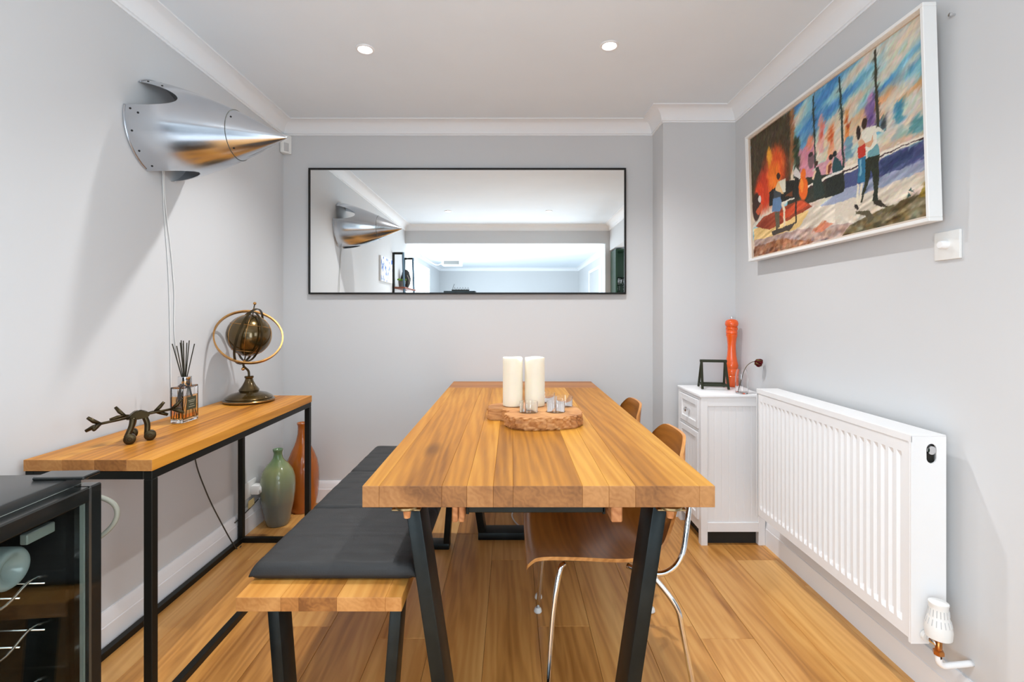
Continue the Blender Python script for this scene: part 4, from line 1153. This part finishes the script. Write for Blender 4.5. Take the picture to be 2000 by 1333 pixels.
# ------------------------------------------------------------------ things on the console
GX, GY, GZ = -1.282, 2.372, 1.086
gl = thing('armillary_globe', 'bronze armillary globe with brass rings on a turned base on the console table', 'globe', (GX, GY, CH))
obj('base', lathe(B(), [(0, 0), (.108, 0), (.113, .004), (.114, .010), (.110, .016), (.104, .018), (.106, .022), (.100, .028), (.080, .040), (.050, .048), (.043, .052), (.046, .058), (.042, .064), (.030, .080), (.020, .100), (.0165, .112), (.020, .117), (.021, .122), (.018, .126), (0, .127)], (GX, GY, CH), 48), 'globe', gl, True)
obj('base_band', lathe(B(), [(.1135, .008), (.1150, .010), (.1135, .012)], (GX, GY, CH), 48, cap=False), 'brass', gl, True); 
tilt = Matrix.Translation((GX, GY, GZ)) @ Matrix.Rotation(R(7), 4, 'Y') @ Matrix.Rotation(R(-6), 4, 'X')
s = B(); bmesh.ops.create_uvsphere(s, u_segments=48, v_segments=32, radius=.101); s.transform(tilt)
sphere = obj('sphere', s, 'globe', gl, 'all')
def circle(r, z=0, n=72): return [Vector((r*math.cos(2*math.pi*i/n), r*math.sin(2*math.pi*i/n), z)) for i in range(n)]
for lat in (28, -50):
    s = B(); tube(s, circle(.1012*math.cos(R(lat)), .1012*math.sin(R(lat))), .0014, 6, closed=True); s.transform(tilt); obj('brass_line', s, 'brass', sphere, 'all')
for lon in (10, 60, 110, 150):
    s = B(); tube(s, circle(.1012), .0012, 6, closed=True); s.transform(tilt @ Matrix.Rotation(R(lon), 4, 'Z') @ Matrix.Rotation(R(90), 4, 'X')); obj('brass_line', s, 'brass', sphere, 'all')
# the big tilted ring
u1 = Vector((.876, .48, 0)); vd = Vector((-.48, .876, 0)); u2 = (Vector((0, 0, .83))+vd*.55+u1*-.05).normalized()
def ring(u, v, r, name, m, w, h, c=(GX, GY, GZ-.006)):
    s = B(); n = 80
    pts = [Vector(c)+u*r*math.cos(2*math.pi*i/n)+v*r*math.sin(2*math.pi*i/n) for i in range(n)]
    nn = u.cross(v).normalized()
    vs = []
    for i, p in enumerate(pts):
        d = (p-Vector(c)).normalized()
        vs.append([s.verts.new(p+d*a+nn*b) for a, b in ((-h, -w), (h, -w), (h, w), (-h, w))])
    for i in range(n):
        A, Bq = vs[i], vs[(i+1) % n]
        for j in range(4): s.faces.new((A[j], A[(j+1) % 4], Bq[(j+1) % 4], Bq[j]))
    return obj(name, s, m, gl, True)
ring(u1, u2, .148, 'outer_ring', 'brass', .0070, .0034)
vA = (Vector((0, 0, 1))+u1*.30).normalized(); hA = (vd*.93+u1*.36).normalized(); hA = (hA-vA*hA.dot(vA)).normalized()
ring(hA, vA, .139, 'meridian_ring', 'bronze', .0050, .0022)
vB = (Vector((0, 0, 1))+u1*.06+vd*.15).normalized(); hB = (u1*.42+vd*-.9).normalized(); hB = (hB-vB*hB.dot(vB)).normalized()
ring(hB, vB, .121, 'inner_ring', 'bronze', .0045, .0020)
axd = (tilt.to_3x3() @ Vector((0, 0, 1))).normalized(); cc = Vector((GX, GY, GZ))
obj('axis_rod', tube(B(), [cc-axd*.168, cc+axd*.152], .0028, 8), 'bronze', gl, 'all')
for hgt, rr in ((.157, .0075), (.128, .005), (-.165, .008), (-.125, .006)):
    s = B(); bmesh.ops.create_uvsphere(s, u_segments=16, v_segments=10, radius=rr); s.transform(Matrix.Translation(cc+axd*hgt)); obj('finial', s, 'brass', gl, 'all')
obj('support_arm', tube(B(), smooth_path([(GX, GY, CH+.120), (GX-.004, GY, CH+.150), cc-axd*.150, cc-axd*.120], 5), .0052, 10), 'bronze', gl, 'all')

df = thing('reed_diffuser', 'square glass reed diffuser with amber oil, dark sticks and chrome collar on the console', 'diffuser', (-1.303, 1.937, CH))
DX0, DX1, DY0, DY1, DZ1 = -1.328, -1.279, 1.890, 1.985, CH+.141
# hollow glass box
bm = bx(DX0, DX1, DY0, DY1, CH+.0004, DZ1, .003, 2)
bm = boolean(bm, [bx(DX0+.004, DX1-.004, DY0+.004, DY1-.004, CH+.014, DZ1-.005, .002)])
obj('bottle_glass', bm, 'glass', df)
obj('oil', bx(DX0+.0042, DX1-.0042, DY0+.0042, DY1-.0042, CH+.0142, CH+.104), 'oil', df)
dcx, dcy = (DX0+DX1)/2, (DY0+DY1)/2
obj('collar', lathe(B(), [(.016, 0), (.0235, 0), (.024, .001), (.024, .036), (.023, .037), (.011, .037), (.011, .030), (0, .030)], (dcx, dcy, DZ1), 32), 'chrome', df, True)
obj('label', bx(DX1, DX1+.0012, 1.913, 1.968, CH+.048, CH+.098), 'label_dark', df)
for zz, hw_ in ((.083, .020), (.077, .016), (.067, .012), (.058, .018)):
    obj('label_line', bx(DX1+.0012, DX1+.0016, 1.9405-hw_, 1.9405+hw_, CH+zz, CH+zz+.0018), 'label_line', df)
r3 = random.Random(5)
for i, (ax_, ay_, tz) in enumerate(((-.040, -.022, .168), (-.024, .012, .180), (-.013, -.01, .172), (-.004, .02, .170), (.006, -.018, .180), (.016, .006, .180), (.030, .020, .166), (-.018, -.026, .160), (.012, -.028, .170))):
    z0, zn, z2 = CH+.016, DZ1+.037, DZ1+tz
    nx_, ny_ = dcx+ax_*.22, dcy+ay_*.22
    bxp = max(DX0+.008, min(DX1-.008, dcx-ax_*.5)); byp = max(DY0+.008, min(DY1-.008, dcy-ay_*1.4-ax_*.5))
    s = B(); tube(s, [(bxp, byp, z0), (nx_, ny_, zn), (dcx+ax_*.9, dcy+ay_*.9, z2)], .0019, 7); obj('reed', s, 'reed', df)

# bronze figure with finned rods on rolled feet
sc_ = thing('bronze_figure', 'small bronze ornament of finned rods on three rolled feet on the console', 'ornament', (-1.255, 1.63, CH))
hub = Vector((-1.252, 1.622, CH+.088))
s = B()
prism(s, [(-.030, -.010), (-.012, .010), (.0, .017), (.014, .012), (.030, .010), (.036, .0), (.030, -.010), (.0, -.014)], -.012, .012, 'XZ')
bmesh.ops.bevel(s, geom=list(s.edges), offset=.003, segments=2, affect='EDGES')
s.transform(Matrix.Translation(hub) @ Matrix.Rotation(R(48), 4, 'Z')); obj('hub', s, 'bronze', sc_, True)
for (ex, ey, ez_) in ((-1.298, 1.520, CH+.080), (-1.292, 1.608, CH+.090), (-1.222, 1.678, CH+.092), (-1.178, 1.700, CH+.096)):
    e_ = Vector((ex, ey, ez_)); st = hub+Vector((0, 0, -.002)); d = (e_-st).normalized()
    rdm = obj('rod', tube(B(), [st, e_-d*.004], .0042, 8), 'bronze', sc_, 'all')
    q = d.to_track_quat('Z', 'Y').to_matrix()
    for k in range(3):
        a = R(100+120*k); o_ = q @ Vector((math.cos(a), math.sin(a), 0))
        s = B(); tube(s, [e_-d*.010, e_+o_*.012+d*.006, e_+o_*.027+d*.020], .003, 8, rs=[.0045, .0066, .0048]); obj('fin', s, 'bronze', rdm, 'all')
for (wx, wy, hx, hy) in ((-1.251, 1.592, -1.252, 1.606), (-1.223, 1.644, -1.238, 1.638), (-1.306, 1.672, -1.270, 1.635)):
    lg = obj('leg', tube(B(), smooth_path([(hx, hy, CH+.082), (hx*.5+wx*.5, hy*.5+wy*.5, CH+.055), (wx-.006, wy-.006, CH+.022)], 5), .0085, 10), 'bronze', sc_, 'all')
    # foot: a strip rolled into a drum
    s = B(); lathe(s, [(0, -.011), (.014, -.011), (.0168, -.009), (.0168, .009), (.014, .011), (.006, .011), (.005, .008), (0, .008)], (0, 0, 0), 24)
    s.transform(Matrix.Translation((wx, wy, CH+.0172)) @ Matrix.Rotation(R(35), 4, 'Z') @ Matrix.Rotation(R(90), 4, 'X')); obj('foot', s, 'bronze', lg, True)

# ------------------------------------------------------------------ vases on the floor
gvz = obj('floor_vase', lathe(B(), [(0, 0), (.056, 0), (.060, .004), (.066, .03), (.075, .075), (.0865, .135), (.0925, .19), (.0935, .225), (.0905, .265), (.078, .305), (.056, .338), (.036, .358), (.0265, .375), (.0225, .392), (.0225, .405), (.0265, .418), (.0275, .424), (.0235, .425), (.0185, .405), (.0185, .38), (0, .37)], (0, 0, 0), 56), 'vase_green', None, 'all')
gvz.location = (-1.327, 2.757, 0); tag(gvz, 'grey-green glazed bottle vase standing on the floor behind the console', 'vase')
ovz = obj('floor_vase', lathe(B(), [(0, 0), (.062, 0), (.067, .004), (.078, .04), (.0885, .09), (.0945, .15), (.0955, .21), (.0925, .26), (.083, .31), (.066, .355), (.047, .395), (.035, .43), (.028, .465), (.026, .495), (.027, .515), (.0315, .526), (.032, .532), (.028, .532), (.022, .51), (.022, .47), (0, .45)], (0, 0, 0), 56), 'vase_orange', None, 'all')
ovz.location = (-1.270, 2.948, 0); tag(ovz, 'tall orange-brown glazed bottle vase on the floor in the corner', 'vase')

# socket, plugs and leads
so = thing('wall_socket', 'white double wall socket with a white plug beside the green vase', 'socket', (XL, 2.66, .225))
obj('plate', bx(XL+.0003, XL+.010, 2.59, 2.735, .185, .271, .002, 2), 'plastic', so, True)
pg = obj('plug', bx(XL+.0105, XL+.055, 2.672, 2.722, .195, .245, .005, 2), 'plastic', so, True)
obj('plug_top', lathe(B(), [(0, 0), (.020, 0), (.022, .003), (.020, .012), (.009, .014), (0, .014)], (XL+.055, 2.697, .220), 20, 'X'), 'plastic', pg, True)
obj('plug_lead', tube(B(), smooth_path([(XL+.069, 2.697, .220), (XL+.085, 2.69, .222)], 4), .006, 8), 'plug_d', pg, 'all')
obj('paper_tag', bx(XL+.020, XL+.023, 2.63, 2.69, .135, .175), 'yellow', so)
ca = obj('power_lead', tube(B(), smooth_path([(-1.436, 2.20, .727), (-1.434, 2.20, .54), (-1.420, 2.26, .36), (-1.408, 2.36, .17), (-1.392, 2.455, .006), (-1.38, 2.48, .006)], 8), .0028, 8), 'cable_d', None, 'all'); tag(ca, 'thin dark lead dropping behind the console table to the floor', 'cable')
cb2 = obj('power_lead', tube(B(), smooth_path([(-1.425, 2.50, .115), (-1.426, 2.56, .12), (-1.426, 2.66, .135), (-1.425, 2.735, .15)], 8), .0026, 8), 'cable_d', None, 'all'); tag(cb2, 'short dark lead along the skirting beside the green vase', 'cable')
cg = obj('power_lead', tube(B(), smooth_path([(-.99, 1.085, .775), (-.945, 1.10, .775), (-.917, 1.115, .755), (-.909, 1.12, .728), (-.918, 1.115, .70), (-.945, 1.10, .675), (-1.0, 1.09, .655)], 8), .0055, 10), 'cable_g', None, 'all'); tag(cg, 'grey lead looping out behind the wine cooler', 'cable')
wcab = obj('power_lead', tube(B(), smooth_path([(.02, 2.98, .004), (.0, 2.86, .004), (.03, 2.74, .004), (.085, 2.68, .004), (.12, 2.74, .004), (.16, 2.88, .004)], 8), .004, 8), 'cable_w', None, 'all'); tag(wcab, 'white lead lying on the floor under the far end of the table', 'cable')

# ------------------------------------------------------------------ downlights
def downlight(x, y, label, w, grp='recessed ceiling downlights'):
    t = thing('downlight', label, 'downlight', (x, y, ZC), 0, grp)
    obj('trim_ring', lathe(B(), [(.030, -.0005), (.042, -.0005), (.0425, -.002), (.040, -.006), (.033, -.007), (.029, -.004)], (x, y, ZC), 40, cap=False), 'white', t, True)
    obj('lens', lathe(B(), [(0, -.0035), (.0285, -.0035), (.0285, -.0008), (0, -.0008)], (x, y, ZC), 32), 'lamp', t, True)
    l = bpy.data.lights.new('lamp_light', 'SPOT'); l.energy = w; l.spot_size = R(132); l.spot_blend = 1.0; l.shadow_soft_size = .022; l.color = (.985, .99, 1.0)
    o = bpy.data.objects.new('lamp_light', l); COL.objects.link(o); o.parent = t; o.location = (0, 0, -.012)
downlight(-.67, 2.218, 'lit recessed downlight above the left side of the dining table', SPOT_W)
downlight(.438, 2.188, 'lit recessed downlight above the right side of the dining table', SPOT_W)
downlight(-.747, .42, 'lit recessed downlight seen at the left in the mirror', SPOT_W*.7)
downlight(.43, .42, 'lit recessed downlight seen at the right in the mirror', SPOT_W*.7)
downlight(-.81, -2.44, 'lit living room downlight on the left, seen in the mirror', 15)
downlight(.75, -2.44, 'lit living room downlight on the right, seen in the mirror', 15)

# ------------------------------------------------------------------ what the mirror shows of the space behind the camera
cp = thing('canvas_print', 'small blue and white print on the left wall, seen in the mirror', 'picture', (XL, .57, 1.55))
obj('stretcher', bx(XL+.0005, XL+.022, .32, .82, 1.555, 1.835, .002), 'frame_white', cp)
mp_ = mat('blue_print', rgb(230, 236, 244), .5); nt = mp_.node_tree
n_ = nt.nodes.new('ShaderNodeTexNoise'); n_.inputs['Scale'].default_value = 16; n_.inputs['Detail'].default_value = 4
tc_ = nt.nodes.new('ShaderNodeTexCoord'); nt.links.new(tc_.outputs['Object'], n_.inputs['Vector'])
cr_ = nt.nodes.new('ShaderNodeValToRGB'); cr_.color_ramp.elements[0].position = .40; cr_.color_ramp.elements[0].color = rgb(60, 110, 190); cr_.color_ramp.elements[1].position = .5; cr_.color_ramp.elements[1].color = rgb(238, 242, 248)
nt.links.new(n_.outputs['Fac'], cr_.inputs[0]); nt.links.new(cr_.outputs[0], nt.nodes['Principled BSDF'].inputs['Base Color'])
obj('print', bx(XL+.022, XL+.0235, .325, .815, 1.56, 1.83), mp_, cp)

ls = thing('ladder_shelf', 'tall black and blue-grey metal ladder shelf by the left wall, seen in the mirror', 'shelf', (-1.33, .03, 0))
for y in (.22, -.36):
    x0 = XL+.012; x1 = x0+.115
    for (a, b) in (((x0, y, 0), (x0, y, 1.94)), ((x1+.06, y, 0), (x1, y, 1.94))):
        obj('upright', tube(B(), [a, b], .014, 4), 'black_steel' if a[0] == x0 else 'blue_steel', ls)
    obj('top_rung', tube(B(), [(x0, y, 1.93), (x1, y, 1.93)], .014, 4), 'black_steel', ls)
for z, w in ((1.50, .13), (1.1, .16), (.7, .19), (.3, .21)):
    obj('shelf_board', bx(XL+.001+.03, XL+.03+w, -.40, .26, z, z+.022, .002), 'shelf_red' if z > 1.4 else 'white', ls)
pl = thing('pot_plant', 'small green plant in a grey pot on the ladder shelf, seen in the mirror', 'plant', (-1.36, .10, 1.522))
obj('pot', lathe(B(), [(0, 0), (.035, 0), (.045, .08), (.041, .08), (.034, .012), (0, .012)], (-1.36, .10, 1.5225), 24), 'pot_grey', pl, True)
r4 = random.Random(9)
for i in range(14):
    a = i*2.4; l_ = .05+.04*r4.random()
    s = B(); tube(s, smooth_path([(-1.36, .10, 1.58), (-1.36+math.cos(a)*l_*.5, .10+math.sin(a)*l_*.5, 1.62), (-1.36+math.cos(a)*l_*.75, .10+math.sin(a)*l_, 1.615)], 3), .004, 5, flat=(.010, .0015)); obj('leaf', s, 'leaf', pl)
bw = thing('patterned_jar', 'dark oval jar with pale lattice on the ladder shelf, seen in the mirror', 'jar', (-1.37, -.16, 1.522))
obj('body', lathe(B(), [(0, 0), (.03, 0), (.058, .06), (.062, .13), (.045, .21), (.022, .24), (0, .245)], (-1.37, -.16, 1.5225), 32), 'dark', bw, True)
for k in range(6):
    a = k*math.pi/3
    s = B(); tube(s, [(-1.37+r*math.cos(a+h*6), -.16+r*math.sin(a+h*6), 1.5225+h) for r, h in ((.060, .06), (.0635, .095), (.0635, .13), (.056, .17))], .0018, 6); obj('lattice_line', s, 'frame_inner', bw)

pj = thing('projector', 'white ceiling-hung projector in the living room, seen in the mirror', 'projector', (-1.18, -3.5, 2.15))
obj('body', bx(-1.37, -.99, -3.64, -3.36, 2.15, 2.25, .012, 3), 'plastic', pj, True)
obj('vent_grille', bx(-1.33, -1.03, -3.36, -3.357, 2.165, 2.235), 'pot_grey', pj)
obj('mount_pole', tube(B(), [(-1.18, -3.5, 2.25), (-1.18, -3.5, 2.398)], .02, 12), 'plastic', pj, True)
obj('mount_plate', bx(-1.25, -1.11, -3.57, -3.43, 2.39, 2.3995, .002), 'plastic', pj)
obj('cable', tube(B(), smooth_path([(-1.37, -3.5, 2.2), (-1.5, -3.48, 2.17), (-1.68, -3.45, 2.28), (-1.8, -3.45, 2.38)], 6), .008, 8), 'cable_w', pj, 'all')

bk = thing('tall_shelf_unit', 'dark tall shelf unit in the living room, its top edge seen in the mirror', 'shelf', (-.95, -3.0, 0))
obj('top_board', bx(-1.26, -.68, -3.15, -2.85, 1.585, 1.625, .003), 'steel', bk)
for x0 in (-1.26, -.70): obj('side_board', bx(x0, x0+.02, -3.15, -2.85, 0, 1.585), 'steel', bk)
for z in (.05, .45, .85, 1.22): obj('shelf_board', bx(-1.24, -.70, -3.15, -2.85, z, z+.02), 'steel', bk)
md_ = thing('model_ship', 'small dark model on top of the tall shelf unit, seen in the mirror', 'model', (-.95, -3.0, 1.625))
obj('hull', bx(-1.13, -.80, -3.02, -2.98, 1.632, 1.655, .005), 'black_steel', md_)
for i in range(6):
    x0 = -1.09+.05*i; s = B(); tube(s, [(x0, -3, 1.655), (x0+.018, -3, 1.70), (x0+.036, -3, 1.655)], .004, 5); obj('strut', s, 'black_steel', md_)
obj('mast', tube(B(), [(-1.12, -3.0, 1.65), (-1.08, -3.0, 1.76)], .004, 6), 'black_steel', md_)
for x0 in (-1.08, -.85): obj('stand', bx(x0-.01, x0+.01, -3.02, -2.98, 1.6252, 1.633), 'black_steel', md_)

gc = thing('glass_cabinet', 'dark green open cabinet with hanging wine glasses beyond the doorway, seen in the mirror', 'cabinet', (1.62, -.70, 0))
bm = B()
box(bm, 1.328, 1.348, -.44, -.12, 0, 2.03); box(bm, 2.08, 2.10, -.44, -.12, 0, 2.03); box(bm, 1.348, 2.08, -.44, -.42, 0, 2.03)
box(bm, 1.348, 2.08, -.42, -.12, 2.01, 2.03); box(bm, 1.348, 2.08, -.42, -.12, 0, .04)
obj('carcass', bm, 'green_unit', gc)
for z in (.9, 1.45): obj('shelf', bx(1.349, 2.079, -.41, -.13, z, z+.02), 'green_unit', gc)
for i in range(4):
    for j in range(2):
        x0, y0 = 1.40+.075*i, -.34+.12*j
        bm = B(); lathe(bm, [(.0, .0), (.030, 0), (.028, .004), (.004, .008), (.0035, .09), (.02, .105), (.034, .13), (.036, .165), (.030, .20), (.0285, .20), (.034, .165), (.032, .132), (.018, .109), (0, .10)], (0, 0, 0), 20)
        g = obj('wine_glass', bm, 'glass', None, 'all'); g.location = (x0, y0, 1.4705)
        tag(g, 'clear wine glass in the green cabinet, seen in the mirror', 'glass', 'wine glasses in the green cabinet')
